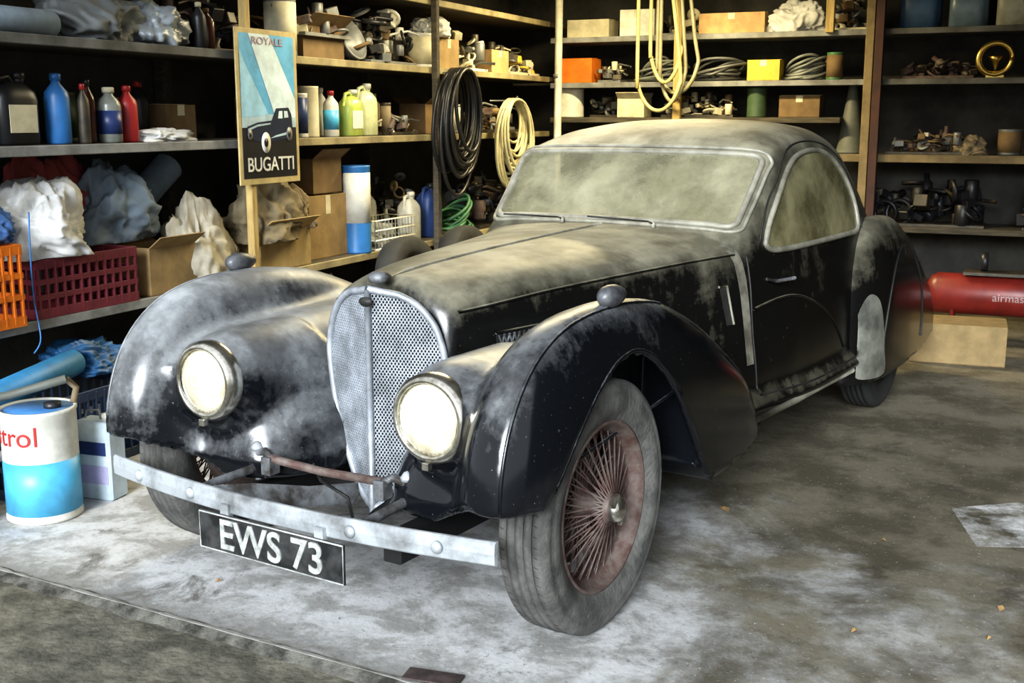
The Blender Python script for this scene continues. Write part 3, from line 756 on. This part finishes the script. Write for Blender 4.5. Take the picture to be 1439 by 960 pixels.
def crate(name,loc,rz,w,d,h,col):
    b=Bd(); b.box((0,0,.006),(w*.96,d*.96,.012),col)
    for z,th in((h-.02,.04),(h*.62,.022),(h*.36,.022),(.02,.04)):
        for sy in(-1,1): b.box((0,sy*(d/2-.006),z),(w,.012,th),col)
        for sx in(-1,1): b.box((sx*(w/2-.006),0,z),(.012,d-.02,th),col)
    n=max(3,int(w/.045))
    for i in range(n+1):
        x=-w/2+.012+(w-.024)*i/n
        for sy in(-1,1): b.box((x,sy*(d/2-.007),h/2),(.009,.016,h-.02),col)
    n=max(3,int(d/.045))
    for i in range(n+1):
        y=-d/2+.012+(d-.024)*i/n
        for sx in(-1,1): b.box((sx*(w/2-.007),y,h/2),(.016,.009,h-.02),col)
    return b.obj(name,loc,rz)
def cloth(name,loc,rz,w,d,h,col,seed=0,fold=1.0):
    b=Bd(); nu,nv=128,60;V=[];F=[]
    for j in range(nv+1):
        ph=math.pi*j/nv
        for i in range(nu):
            th=2*math.pi*i/nu
            v=Vector((math.sin(ph)*math.cos(th),math.sin(ph)*math.sin(th),math.cos(ph)))
            q=v*.9+Vector((seed*3.1,seed*1.7,seed))
            a=noise.noise(q*1.5)*.50
            wv=Vector((noise.noise(q*1.3),noise.noise(q*1.3+Vector((7,2,1))),noise.noise(q*1.3+Vector((1,9,4)))))
            n1=noise.noise(q*1.9+wv*1.3); n2=noise.noise(q*3.6+wv*2.0+Vector((3,3,3))); n3=noise.noise(q*7+wv*3)
            f1=1-min(1,abs(n1)*3.2); f2=1-min(1,abs(n2)*3.0); f3=1-min(1,abs(n3)*2.6)
            k=.88+a+fold*(.17*f1+.085*f2+.035*f3)
            zz=v.z*k
            z_=h*.60*(zz+.45) if zz>-.45 else 0
            sp_=1+.22*max(0,-v.z+.2)
            V.append(Vector((v.x*k*w/2*sp_,v.y*k*d/2*sp_,max(z_,0))))
    for j in range(nv):
        for i in range(nu):
            a=j*nu+i;c=j*nu+(i+1)%nu; F.append([a,a+nu,c+nu,c])
    mn=min(v.z for v in V)
    b.add([(v.x,v.y,v.z-mn) for v in V],F,col,smooth=True)
    return b.obj(name,loc,rz)
def coil(name,loc,rz,rad,r,turns,col,spread=.03,squash=1.0,flat=False,seed=0,wob=.06,hang=0):
    rr=random.Random(seed); pts=[]; N=28
    for i in range(turns*N+1):
        a=2*math.pi*i/N; k=rad*(1+wob*noise.noise(Vector((i*.045,seed,0)))*2)+rr.uniform(-.001,.001)
        off=spread*noise.noise(Vector((i*.021,seed+7,3)))
        if flat:
            cx=rad*.5*noise.noise(Vector((i*.012,seed+3,1))); cy=rad*.25*noise.noise(Vector((i*.012,seed+9,5)))
            zz=r+spread*(i/(turns*N))*(1+.8*math.sin(a+i*.01))+abs(noise.noise(Vector((i*.06,seed,8))))*spread*.6
            pts.append((cx+k*math.cos(a),cy+k*math.sin(a),max(r,zz)))
        else: pts.append((k*math.cos(a)*squash,off,k*math.sin(a)+ (rad-k)*1.0))
    if hang: pts+= [(pts[-1][0]*(1-.1*j),pts[-1][1],pts[-1][2]-hang*j/5) for j in range(1,6)]
    b=Bd(); b.tube(pts,r,col,6); return b.obj(name,loc,rz)
def pile(name,loc,rz,w,d,h,cols,n=30,seed=0,big=1.0):
    rr=random.Random(seed); b=Bd()
    b.box((0,0,.01),(w*.95,d*.9,.02),cols[0])
    for i in range(n):
        x=rr.uniform(-w/2,w/2)*.88;y=rr.uniform(-d/2,d/2)*.8
        zmax=h*(1-.5*abs(2*x/w)**2); z=rr.uniform(0,1)**1.3*zmax*.8; col=rr.choice(cols); k=rr.randrange(7)
        s=rr.uniform(.03,.07)*big
        mx=Matrix.Translation((x,y,z+s*.6))@Matrix.Rotation(rr.uniform(0,6),4,'Z')@Matrix.Rotation(rr.uniform(-1.5,1.5),4,'X')
        if k==0: b.lathe([(s*.5,-s),(s*.55,-s*.9),(s*.55,0),(s*.3,s*.3),(s*.3,s),(s*.2,s)],col,14,mx)
        elif k==1: b.lathe([(s*.3,0),(s,0),(s,s*.25),(s*.8,s*.3),(s*.4,s*.3),(s*.3,0)],col,18,mx)
        elif k==2: b.tube([mx@Vector((-s*2,0,0)),mx@Vector((-s*.5,0,s*.5)),mx@Vector((s*.8,s*.3,.2*s)),mx@Vector((s*2,0,0))],s*.16,col,7)
        elif k in(3,5): b.box((x,y,z+s*.5),(s*1.6,s*1.1,s),col,rz=rr.uniform(0,3),ry=rr.uniform(-.4,.4))
        elif k==6: b.lathe([(s*.55,0),(s*.6,s*.05),(s*.6,s*1.6),(s*.5,s*1.7),(0,s*1.7)],col,16,Matrix.Translation((x,y,z)))
        else: b.tube([mx@Vector((s*math.cos(a),s*math.sin(a),.0)) for a in np.linspace(0,6.28,17)[:-1]],s*.18,col,7,closed=True)
    yl=d/2*1.02
    b.V=[(v[0],min(v[1],yl),max(v[2],0)) for v in b.V]
    return b.obj(name,loc,rz)
def roll(name,loc,rz,L,r,col,ry=0):
    b=Bd()
    mx=Matrix.Translation((0,0,r))@Matrix.Rotation(math.pi/2,4,'Y')@Matrix.Translation((0,0,-L/2))
    b.lathe([(r*.5,.0),(r*.9,0),(r,.01),(r,L-.01),(r*.9,L),(r*.5,L),(r*.45,L*.97),(r*.45,.03),(r*.5,0)],col,28,mx)
    b.tube([mx@Vector((r*(.55+.4*i/40)*math.cos(i*.5),r*(.55+.4*i/40)*math.sin(i*.5),-.001)) for i in range(40)],.002,col,4)
    o=b.obj(name,loc,rz); o.rotation_euler=(0,ry,rz); return o

z2=1.29;z3=.60;z1=1.72
# mid shelf, left
jug('oil_canister',W(-1.45,-.16,z2),AL,.20,.11,.29,BLK,BLK,CREAM)
bottle('oil_bottle',W(-1.235,-.14,z2),AL,.052,.29,BLUE,BLUE)
bottle('grease_tube',W(-1.13,-.10,z2),AL,.026,.25,DKM,RED)
bottle('oil_bottle',W(-1.06,-.14,z2),AL,.03,.27,C('brown_glass',(.08,.03,.02),.2),BLK)
bottle('oil_bottle',W(-.955,-.12,z2),AL,.052,.24,C('smoky_plastic',(.22,.23,.20),.3),CREAM,NAVY,.4)
bottle('oil_bottle',W(-.83,-.13,z2),AL,.045,.25,RED,RED)
cloth('paper_wipes',W(-.60,-.13,z2),AL,.38,.16,.07,WCL,3)
jug('oil_canister',W(-1.80,-.17,z2),AL,.20,.12,.29,DKM,RED)
can('paint_can',W(-1.32,-.34,z2),AL,.06,.24,BLUE,CREAM); can('paint_can',W(-1.0,-.36,z2),AL,.07,.22,DKM,AGR); can('paint_can',W(-.72,-.34,z2),AL,.07,.2,GREY,DCD)
bottle('dark_bottle',W(-.52,-.34,z2),AL,.05,.28,BLK,RED); carton('parts_box',W(-.32,-.34,z2),AL,.22,.18,.17,DCD)
pile('tool_pile',W(-1.72,-.42,z2),AL,.5,.16,.3,[DKM,GREY,BLK,RUST],30,5)
# mid shelf right
can('paint_can',W(.30,-.22,z2),AL,.06,.20,BLK,CREAM)
can('paint_can',W(.40,-.12,z2),AL,.05,.20,GREY,CREAM)
can('spray_can',W(.50,-.10,z2),AL,.035,.24,WHITE,NAVY)
can('paint_can',W(.60,-.12,z2),AL,.058,.28,CREAM,None)
can('spray_can',W(.70,-.20,z2),AL,.032,.22,GREY,CREAM)
bottle('cleaner_bottle',W(.80,-.10,z2),AL,.045,.26,WHITE,RED,TEAL)
bottle('cleaner_bottle',W(.88,-.22,z2),AL,.04,.28,WHITE,WHITE)
jug('antifreeze_jug',W(.98,-.08,z2),AL,.16,.10,.27,GRN,WHITE,WHITE)
jug('plastic_jug',W(1.17,-.10,z2),AL,.18,.11,.31,C('pale_green_plastic',(.60,.64,.40)),WHITE)
can('paint_can',W(1.36,-.26,z2),AL,.07,.22,DKM,DCD); can('spray_can',W(1.46,-.12,z2),AL,.033,.2,DKM,BRC); bottle('cleaner_bottle',W(1.58,-.28,z2),AL,.05,.26,BRC,CREAM)
pile('small_parts_pile',W(1.60,-.13,z2),AL,.36,.16,.12,[DKM,GREY,CREAM,RUST],34,8,.7)
carton('parts_box',W(2.25,-.28,z2),AL,.3,.2,.2,DCD,open_=True); can('paint_can',W(2.55,-.2,z2),AL,.07,.2,GREY,CREAM)
pile('small_parts_pile',W(3.05,-.2,z2),AL,.8,.3,.22,[DKM,GREY,TAN,RUST],60,9,.8)
carton('cardboard_box',W(.55,-.38,z2),AL,.3,.18,.22)
# low shelf
crate('plastic_crate',W(-1.26,-.18,z3),AL,.58,.36,.24,C('maroon_plastic',(.18,.03,.045),.5))
cloth('towel_heap',W(-1.40,-.14,z3+.242),AL,.46,.34,.34,WCL,1)
cloth('denim_cloth',W(-1.72,-.12,z3+.322),AL,.26,.26,.18,C('denim',(.08,.18,.42),.9),2)
cloth('red_blanket',W(-1.12,-.38,z3+.242),AL,.50,.20,.42,C('red_cloth',(.36,.08,.07),.9),4)
crate('orange_crate',W(-1.80,-.12,z3),AL,.28,.34,.32,ORG)
carton('cardboard_box',W(-.72,-.13,z3),AL,.32,.24,.22,open_=True)
cloth('grey_dust_sheet',W(-.82,-.28,z3+.24),AL,.42,.30,.38,SLC,6)
b=Bd(); b.tube([(-.22,0,.09),(.0,0,.20),(.24,0,.36)],.075,SLC,14); b.obj('rolled_mat',W(-.52,-.38,z3+.2),AL)
cloth('rag_heap',W(-.44,-.12,z3),AL,.36,.26,.42,BEI,7)
cloth('rag_heap',W(-.24,-.20,z3),AL,.28,.24,.26,C('pale_cloth',(.52,.50,.43),.9),8)
carton('wooden_box',W(.20,-.15,z3),AL,.46,.26,.22,C('ply',(.40,.29,.13),.7),open_=True)
cloth('brown_sacking',W(.16,-.12,z3+.16),AL,.48,.30,.38,C('khaki_cloth',(.22,.18,.11),.9),10)
cloth('brown_sacking',W(.42,-.16,z3+.20),AL,.26,.24,.22,BRC,27)
carton('cardboard_box',W(.74,-.24,z3),AL,.40,.28,.36)
carton('cardboard_box',W(.76,-.24,z3+.37),AL,.30,.26,.20,DCD,open_=True)
can('spray_drum',W(1.02,-.08,z3),AL,.085,.52,BLUE,WHITE,WHITE,lab=(.35,.92))
b=Bd()
w_,d_,h_=.50,.22,.18
for z in(.005,.06,.12,h_): b.tube([(-w_/2,-d_/2,z),(w_/2,-d_/2,z),(w_/2,d_/2,z),(-w_/2,d_/2,z)],.005,WHITE,5,closed=True)
for i in range(13):
    x=-w_/2+w_*i/12; b.tube([(x,-d_/2,h_),(x,-d_/2,.005),(x,d_/2,.005),(x,d_/2,h_)],.004,WHITE,5)
b.obj('wire_basket',W(1.38,-.13,z3),AL)
cloth('grey_rags',W(1.36,-.13,z3+.012),AL,.36,.14,.14,C('grey_cloth',(.30,.31,.28),.9),11)
carton('parts_box',W(1.30,-.36,z3),AL,.34,.2,.34,BRC); cloth('grey_rags',W(1.30,-.34,z3+.35),AL,.36,.22,.12,C('grey_cloth',(.30,.31,.28),.9),12)
bottle('cleaner_bottle',W(1.58,-.34,z3),AL,.06,.36,WHITE,WHITE); jug('plastic_jug',W(1.74,-.12,z3),AL,.16,.12,.32,WHITE,WHITE)
jug('blue_jerrycan',W(2.05,-.14,z3),AL,.20,.14,.36,C('mid_blue',(.04,.08,.25)),BLK)
coil('green_hose',W(2.40,-.15,z3),AL,.13,.012,8,C('green_hose',(.07,.20,.10),.5),.12,flat=True,seed=4,wob=.2)
pile('scrap_pile',W(3.1,-.2,z3),AL,.9,.35,.4,[DKM,RUST,GREY,BLK],60,12,1.2)
pile('scrap_pile',W(1.95,-.36,z3),AL,.6,.2,.5,[DKM,GREY,TAN,BLK],50,52,.9)
# top shelf
roll('fabric_roll',W(-1.50,-.12,z1),AL,.50,.055,SLC)
roll('fabric_roll',W(-1.30,-.26,z1),AL+.1,.7,.06,C('grey_sheet',(.14,.15,.15),.7)); 
cloth('tarpaulin_heap',W(-.98,-.22,z1),AL,.5,.34,.26,C('grey_sheet',(.14,.15,.15),.7),13)
cloth('tarpaulin_heap',W(-1.75,-.38,z1),AL,.6,.20,.34,DSH,14)
cloth('plastic_sheeting',W(-.62,-.18,z1),AL,.36,.30,.22,C('clear_sheet',(.30,.33,.35),.35),15)
pile('car_parts_pile',W(-.1,-.3,z1),AL,.4,.3,.34,[DKM,BLK,RUST],36,15)
bottle('dark_bottle',W(-.34,-.10,z1),AL,.035,.22,BLK,CREAM); bottle('dark_bottle',W(-.26,-.12,z1),AL,.04,.20,C('brown_glass',(.08,.03,.02),.2),DCD)
can('paint_tin',W(.36,-.12,z1),AL,.085,.31,GREY,CREAM,handle=True); can('paint_tin',W(.22,-.32,z1),AL,.08,.20,DKM)
carton('parts_box',W(.75,-.25,z1),AL,.42,.30,.18,DCD,open_=True)
pile('car_parts_pile',W(.75,-.2,z1+.12),AL,.5,.3,.2,[GREY,DKM,RUST,CREAM],40,16,.9)
pile('car_parts_pile',W(1.45,-.2,z1),AL,.6,.35,.36,[GREY,DKM,WHITE,DCD,GREY,BLK],60,17,1.1)
b=Bd(); b.lathe([(0,-.13),(.05,-.12),(.10,-.06),(.125,0),(.13,.012),(.118,.016),(.10,-.03),(0,-.08)],GREY,32,Matrix.Translation((0,0,.13))@Matrix.Rotation(1.2,4,'X'))
b.box((0,.03,.012),(.1,.1,.024),DKM); b.obj('spare_headlamp_shell',W(1.08,-.12,z1+.0),AL)
can('paint_tin',W(1.98,-.14,z1),AL,.09,.22,WHITE,CREAM); carton('parts_box',W(2.25,-.2,z1),AL,.3,.26,.2,TAN)
cloth('white_bags',W(2.15,-.15,z1+.205),AL,.3,.22,.16,WCL,31)
pile('car_parts_pile',W(2.62,-.2,z1),AL,.4,.35,.30,[WHITE,GREY,CREAM,DKM],40,18,1.1)
carton('cardboard_box',W(2.98,-.16,z1),AL,.3,.28,.16,C('light_card',(.56,.36,.17),.8)); pile('car_parts_pile',W(3.5,-.2,z1),AL,.6,.35,.25,[CREAM,GREY,YEL,DKM],50,19,1.0)
pile('car_parts_pile',W(-1.2,-.25,2.15),AL,1.8,.3,.2,[DKM,GREY,BLK],40,20,1.4); pile('car_parts_pile',W(1.2,-.25,2.15),AL,2.4,.3,.2,[DKM,GREY,CREAM],50,21,1.4)
coil('cable_coil',W(2.02,.12,1.40),AL,.31,.013,30,BLK,.10,.70,seed=1,wob=.28)
coil('hose_coil',W(2.95,.10,1.28),AL,.25,.011,18,C('pale_hose',(.50,.46,.28),.5),.10,.9,seed=2,wob=.42,hang=.3)
for k,z in((2.02,1.69),(2.95,1.52)):
    b=Bd(); b.tube([(0,.12,0),(0,-.06,0),(0,-.10,.03)],.006,GREY); b.obj('coil_hook',W(k,.03,z),AL)
b=Bd(); b.tube([(0,0,0),(.01,-.02,1.3),(.02,0,2.6)],.030,C('white_pipe',(.66,.65,.55),.4),14)
for z in(.8,1.7,2.4): b.lathe([(.034,z),(.034,z+.03)],GREY,16,Matrix.Translation((.008,-.01,0)))
b.obj('corner_pipe',W(3.62,.17,0))
def Wb(m,dep,z): return W(3.88+dep,m,z)
carton('orange_storage_bin',Wb(.22,.14,1.67),AB,.27,.22,.19,ORG,tape=ORG); pile('small_parts_pile',Wb(.50,.12,1.67),AB,.2,.2,.18,[GREY,DKM,CREAM],24,71,.7)
carton('white_carton',Wb(.72,.16,2.02),AB,.28,.24,.20,WHITE); carton('white_carton',Wb(.30,.2,2.02),AB,.35,.24,.14,CREAM)
carton('cardboard_box',Wb(1.46,.15,2.02),AB,.50,.22,.15,C('light_card',(.56,.36,.17),.8)); cloth('white_bags',Wb(1.93,.15,2.02),AB,.40,.24,.26,WCL,21)
pile('small_parts_pile',Wb(2.32,.2,2.02),AB,.3,.3,.3,[CREAM,GREY,DKM,DCD],40,61,.8); pile('small_parts_pile',Wb(1.05,.2,2.02),AB,.3,.25,.2,[GREY,CREAM,DKM],24,72,.8)
carton('yellow_box',Wb(1.72,.1,1.67),AB,.24,.18,.15,YEL)
PG=C('pale_grey',(.24,.255,.235))
for i,(m,rd) in enumerate(((.88,.15),(1.32,.16),(2.0,.13))):
    coil('cable_coil',Wb(m,.22,1.67),AB,rd,.011,10,GREY if i%2 else PG,.09,flat=True,seed=30+i,wob=.45)
can('green_canister',Wb(2.22,.14,1.67),AB,.06,.2,C('green_tin',(.08,.2,.08)),DCD)
can('white_drum',Wb(.12,.15,1.40),AB,.12,.23,WHITE); carton('cardboard_box',Wb(.68,.14,1.40),AB,.22,.2,.15,CREAM,open_=True)
can('green_canister',Wb(1.66,.12,1.40),AB,.075,.22,AGR); pile('small_parts_pile',Wb(1.2,.2,1.40),AB,.6,.25,.18,[DKM,GREY,CREAM,DCD],50,33,.8)
pile('small_parts_pile',Wb(.42,.3,1.40),AB,.3,.2,.16,[DKM,GREY,CREAM],20,53); carton('parts_box',Wb(1.98,.2,1.40),AB,.3,.2,.16,DCD)
b=Bd(); b.lathe([(.125,0),(.13,.012),(.10,.03),(.03,.50),(.025,.53),(0,.535)],C('grey_cone',(.11,.115,.095),.6),24); b.obj('tall_funnel',Wb(2.36,.16,1.137))
pile('small_parts_pile',Wb(2.95,.2,1.137),AB,.7,.35,.15,[DKM,DCD,GREY,RUST],70,34,.8); cloth('rag_heap',Wb(3.2,.1,1.137),AB,.2,.14,.14,BRC,22); can('paint_tin',Wb(3.45,.2,1.137),AB,.08,.18,GREY,DCD)
pile('small_parts_pile',Wb(4.0,.2,1.137),AB,.9,.35,.15,[DKM,TAN,GREY,RUST],50,35)
pile('car_parts_pile',Wb(2.95,.2,1.67),AB,.5,.35,.12,[RUST,DKM,RUST],40,36,.8)
coil('brass_horn_tubing',Wb(3.32,.10,1.80),AB,.11,.020,2,BRS,.04,1,seed=5)
b=Bd(); b.box((0,0,.01),(.12,.1,.02),BRS); b.lathe([(.01,0),(.012,.05),(.03,.1),(.055,.13)],BRS,20,Matrix.Translation((0,0,.02))); b.obj('brass_horn_base',Wb(3.32,.14,1.67),AB)
pile('car_parts_pile',Wb(3.9,.2,1.67),AB,.8,.35,.3,[DKM,GREY,TAN],40,37,1.3)
PB=C('pale_blue_plastic',(.15,.21,.26),.3)
jug('plastic_jug',Wb(2.80,.16,2.02),AB,.28,.2,.34,C('deep_blue',(.04,.09,.18)),WHITE); jug('water_container',Wb(3.12,.16,2.02),AB,.26,.2,.33,PB,WHITE); jug('water_container',Wb(3.42,.16,2.02),AB,.24,.2,.33,C('milky',(.4,.4,.3)),WHITE); jug('water_container',Wb(3.8,.16,2.02),AB,.26,.2,.33,PB,WHITE)
pile('car_parts_pile',Wb(2.9,.2,.62),AB,.9,.35,.35,[DKM,BLK,BLK],50,38,1.4); pile('car_parts_pile',Wb(4.0,.2,.62),AB,.9,.35,.3,[DKM,BLK,NAVY],50,39,1.4)
YH=C('yellow_hose',(.50,.43,.20),.5)
b=Bd()
for i,(x,y,zb_,w) in enumerate(((0,0,1.66,.12),(.05,.03,1.52,.10),(-.04,-.03,1.45,.17),(.08,.05,1.58,.16))):
    pts=[(x-w,y,2.58)]+[(x-w*math.cos(a),y+.03*math.sin(a*2),zb_+.25-.25*math.sin(a)) for a in np.linspace(.0,math.pi,14)]+[(x+w*.8,y,2.0),(x+w*.3,y,2.58)]
    b.tube([tuple(p) for p in catmull(pts,3)],.015,YH if i%2<1 else C('old_hose',(.28,.26,.17)),8)
b.box((0,0,2.585),(.4,.06,.03),WOODY)
b.obj('hanging_hose',W(3.70,1.02,0),AB)
CR=C('compressor_red',(.20,.022,.016),.4)
b=Bd(); mx=Matrix.Translation((-.5,0,.30))@Matrix.Rotation(math.pi/2,4,'Y')
b.lathe([(0,-.02),(.06,-.015),(.11,.01),(.13,.05),(.13,.95),(.11,.99),(.06,1.015),(0,1.02)],CR,36,mx)
for x in(-.35,.35):
    for y in(-.09,.09): b.tube([(x,y*.8,.24),(x,y*1.3,.01)],.014,CR)
    b.box((x,0,.012),(.05,.3,.02),CR)
b.box((.05,0,.44),(.7,.2,.02),DKM)
b.lathe([(.07,-.12),(.075,.0),(.07,.14),(.03,.16)],BLK,24,Matrix.Translation((.25,0,.52))@Matrix.Rotation(math.pi/2,4,'Y'))
b.lathe([(.06,0),(.06,.04)],BLK,20,Matrix.Translation((-.2,0,.51))@Matrix.Rotation(math.pi/2,4,'Y'))
ac=b.obj('air_compressor',W(2.85,3.56,0),AB)
text('compressor_label','airmaster',.07,C('faded_white',(.4,.3,.28)),(-.12,-.131,.28),ac,.001)
FC=C('card_floor',(.28,.20,.09),.8)
carton('cardboard_box',W(2.20,3.28,0),AB+.05,.52,.34,.23,FC,tape=FC)
pile('scrap_pile',W(3.5,2.6,0),AB,.9,.5,.5,[DKM,BLK,RUST],40,40,1.6)

# ---- left floor items
b=Bd(); r_,h_=.128,.40
b.lathe([(r_*.97,0),(r_*1.02,.006),(r_*1.02,.016),(r_,.022),(r_,h_-.02),(r_*1.03,h_-.012),(r_*1.03,h_),(r_*.95,h_),(r_*.93,h_-.012)],WHITE,40)
b.lathe([(r_*.95,h_-.014),(r_*.95,h_-.006),(0,h_-.006)],C('blue_lid',(.08,.25,.55)),40)
b.lathe([(r_*1.006,.03),(r_*1.006,h_*.55)],TEAL,40)
b.lathe([(.03,h_-.01),(.03,h_+.012),(0,h_+.014)],BLK,16,Matrix.Translation((.05,0,0)))
dr=b.obj('oil_drum',(-1.675,3.97,0),.2)
a0=-3.80
for ch,aw in zip('Castrol',(.46,.38,.36,.30,.29,.42,.2)):
    a=a0+aw/2; a0+=aw
    text('lettering_'+ch,ch,.10,RED,(math.cos(a)*(r_+.001),math.sin(a)*(r_+.001),.285),dr,.0012,rot=(math.pi/2,0,a+math.pi/2),align='CENTER')
b=Bd(); b.tube([(-.25,-.05,0),(-.05,.0,.02),(.14,.03,.065)],.016,C('grey_cone',(.13,.135,.11))); b.tube([(.14,.03,.065),(.17,.04,.03),(.16,.02,-.02)],.012,BRC); b.obj('broom_handle',(-1.72,3.97,.42),.2)
b=Bd(); b.box((0,0,.15),(.15,.10,.30),C('pale_blue_tin',(.56,.66,.72),.4),bev=.008); b.box((0,-.051,.20),(.12,.002,.05),NAVY); b.box((0,-.051,.1),(.13,.002,.07),C('lilac',(.45,.42,.62)))
b.lathe([(.022,.30),(.022,.325),(0,.327)],WHITE,14,Matrix.Translation((.04,0,0))); b.tube([(-.06,0,.30),(-.05,0,.33),(0,0,.335),(.01,0,.30)],.004,GREY)
b.obj('rectangular_oil_tin',(-1.535,4.17,0),AB+.1)
can('black_drum',(-1.97,3.86,0),0,.12,.34,BLK)
CYB=C('blue_foam',(.05,.28,.55),.5)
crate('storage_crate',W(-1.60,.06,0),AL,.75,.34,.33,C('navy_crate',(.03,.05,.10)))
roll('blue_foam_roll',W(-1.72,.10,.335),AL+.20,.62,.055,CYB,ry=-.06)
cloth('blue_tarpaulin',W(-1.30,-.04,.335),AL,.44,.24,.15,C('blue_tarp',(.03,.13,.30),.5),25)
b=Bd(); b.tube([tuple(p) for p in catmull([(.06,.0,.40),(.05,0,.22),(.02,.03,.05),(.05,.02,-.10),(.03,.0,-.16)],6)],.003,C('blue_wire',(.05,.2,.5))); b.obj('blue_wire',W(-1.62,.0,.64),AB)
can('paint_tin',W(-.98,-.02,0),AL,.11,.30,DKM); cloth('sack',W(-.55,-.15,0),AL,.5,.35,.35,DSH,26)
pile('scrap_pile',W(.4,-.2,0),AL,1.3,.4,.5,[DKM,BLK,RUST],50,41,1.6)
def spare(name,loc,rz,tilt):
    b=Bd(); pr=[(.22,-.05),(.25,-.07),(.31,-.075),(.335,-.06),(.345,0),(.335,.06),(.31,.075),(.25,.07),(.22,.05),(.22,-.05)]
    b.lathe(pr,TYRED,48,Matrix.Translation((0,0,.345*math.cos(tilt)+.07*math.sin(tilt)))@Matrix.Rotation(math.pi/2-tilt,4,'X')); return b.obj(name,loc,rz)
pile('scrap_pile',W(2.3,-.2,0),AL,1.2,.4,.45,[DKM,BLK,RUST],50,42,1.6)
spare('spare_tyre',W(1.2,.20,0),AL,.25); spare('spare_tyre',W(2.0,.20,0),AL,.25)

# ---- poster
PO=empty('framed_poster',W(-.265,.050,1.07),AL)
b=Bd(); b.box((.255,.004,.38),(.51,.010,.76),C('poster_frame',(.50,.40,.19),.5)); b.obj('frame',parent=PO)
def flat(pts,mat,nm,y):
    b=Bd(); b.add([(x,y-.001,z) for x,z in pts],[list(range(len(pts)))],mat); b.obj(nm,parent=PO)
flat([(.025,.03),(.485,.03),(.485,.735),(.025,.735)],C('poster_sky',(.12,.42,.70),.5),'print',-.0005)
flat([(.025,.03),(.485,.03),(.485,.28),(.025,.28)],BLK,'ground',-.0012)
flat([(.025,.28),(.485,.28),(.485,.36),(.025,.33)],C('poster_haze',(.45,.60,.68),.5),'haze',-.0014)
flat([(.10,.735),(.27,.735),(.485,.42),(.485,.33),(.30,.34)],C('poster_beam',(.66,.80,.86),.5),'beam',-.0018)
flat([(.025,.42),(.025,.33),(.25,.34),(.06,.60),(.025,.66)],C('poster_beam2',(.34,.60,.78),.5),'beam_side',-.0020)
PCR=C('poster_car',(.02,.03,.06),.4); PHZ=C('poster_haze',(.45,.60,.68))
flat([(.055,.255),(.065,.285),(.15,.305),(.27,.315),(.31,.375),(.42,.38),(.445,.345),(.455,.25),(.40,.225),(.24,.205),(.12,.215)],PCR,'printed_car',-.0026)
flat([(.325,.325),(.335,.362),(.365,.363),(.365,.325)],C('poster_beam',(.66,.80,.86)),'printed_window',-.0030)
flat([(.38,.328),(.38,.363),(.41,.362),(.418,.330)],C('poster_beam',(.66,.80,.86)),'printed_window',-.0030)
flat([(.07,.275),(.15,.295),(.26,.303),(.26,.296),(.15,.285),(.07,.263)],PHZ,'printed_highlight',-.0030)
flat([(.25,.225),(.42,.245),(.44,.262),(.30,.240)],PHZ,'printed_sill',-.0030)
b=Bd()
for (x,z,r) in((.215,.205,.052),(.42,.245,.036),(.085,.245,.026)):
    M0=Matrix.Translation((x,-.0048,z))@Matrix.Rotation(math.pi/2,4,'X')@Matrix.Diagonal((.75,1,1,1))
    b.lathe([(0,0),(r,0),(r,-.0005),(0,-.0005)],WHITE if r>.045 else GREY,28,M0)
    b.lathe([(0,.0006),(r*.45,.0006),(r*.45,0),(0,0)],BLK,28,M0)
b.obj('printed_wheels',parent=PO)
text('poster_title','BUGATTI',.098,WHITE,(.255,-.005,.065),PO,.0006,off=.001,align='CENTER',sx=1.0)
text('poster_heading','ROYALE',.052,C('poster_red',(.42,.28,.33)),(.255,-.005,.685),PO,.0006,align='CENTER',sx=1.4)

# ---- lights
def fixture(name,k,m,energy,col,L=1.5):
    e=empty(name,W(k,m,2.50),AB)
    b=Bd(); b.box((0,0,.06),(L,.12,.06),WHITE); em=bpy.data.materials.new('tube_glow'); em.use_nodes=True
    n=em.node_tree.nodes['Principled BSDF']; n.inputs['Emission Color'].default_value=(*col,1); n.inputs['Emission Strength'].default_value=4
    b.tube([(-L/2+.03,0,.01),(L/2-.03,0,.01)],.018,em,12); b.obj('fitting',parent=e)
    l=bpy.data.lights.new(name+'_lamp','AREA'); l.shape='RECTANGLE'; l.size=L; l.size_y=.12; l.energy=energy; l.color=col
    o=bpy.data.objects.new('lamp',l); SC.collection.objects.link(o); o.parent=e; o.location=(0,0,-.02)
fixture('strip_light',2.8,1.15,92,(1,.83,.46),1.2); fixture('strip_light',.8,.9,42,(1,.87,.56),1.2)
w=bpy.data.worlds.new('overcast_sky'); SC.world=w; w.use_nodes=True; nt=w.node_tree
bg=nt.nodes['Background']; bg.inputs[0].default_value=(.90,.95,1.0,1)
tc=nd(nt,'ShaderNodeTexCoord'); vm=nd(nt,'ShaderNodeVectorMath',operation='DOT_PRODUCT'); sd=Vector((-.28,-1,.38)).normalized(); vm.inputs[1].default_value=sd
nt.links.new(tc.outputs['Generated'],vm.inputs[0])
mr=nd(nt,'ShaderNodeMapRange',interpolation_type='SMOOTHSTEP'); mr.inputs[1].default_value=.962; mr.inputs[2].default_value=.994; mr.inputs[3].default_value=.92; mr.inputs[4].default_value=40
nt.links.new(vm.outputs['Value'],mr.inputs[0]); nt.links.new(mr.outputs[0],bg.inputs[1])

cam=bpy.data.cameras.new('camera'); co=bpy.data.objects.new('camera',cam); SC.collection.objects.link(co)
cam.sensor_width=36; cam.lens=1628/1439*36; cam.clip_start=.05
co.location=(0,0,1.4); co.rotation_euler=(math.radians(90-10.95),0,0); SC.camera=co
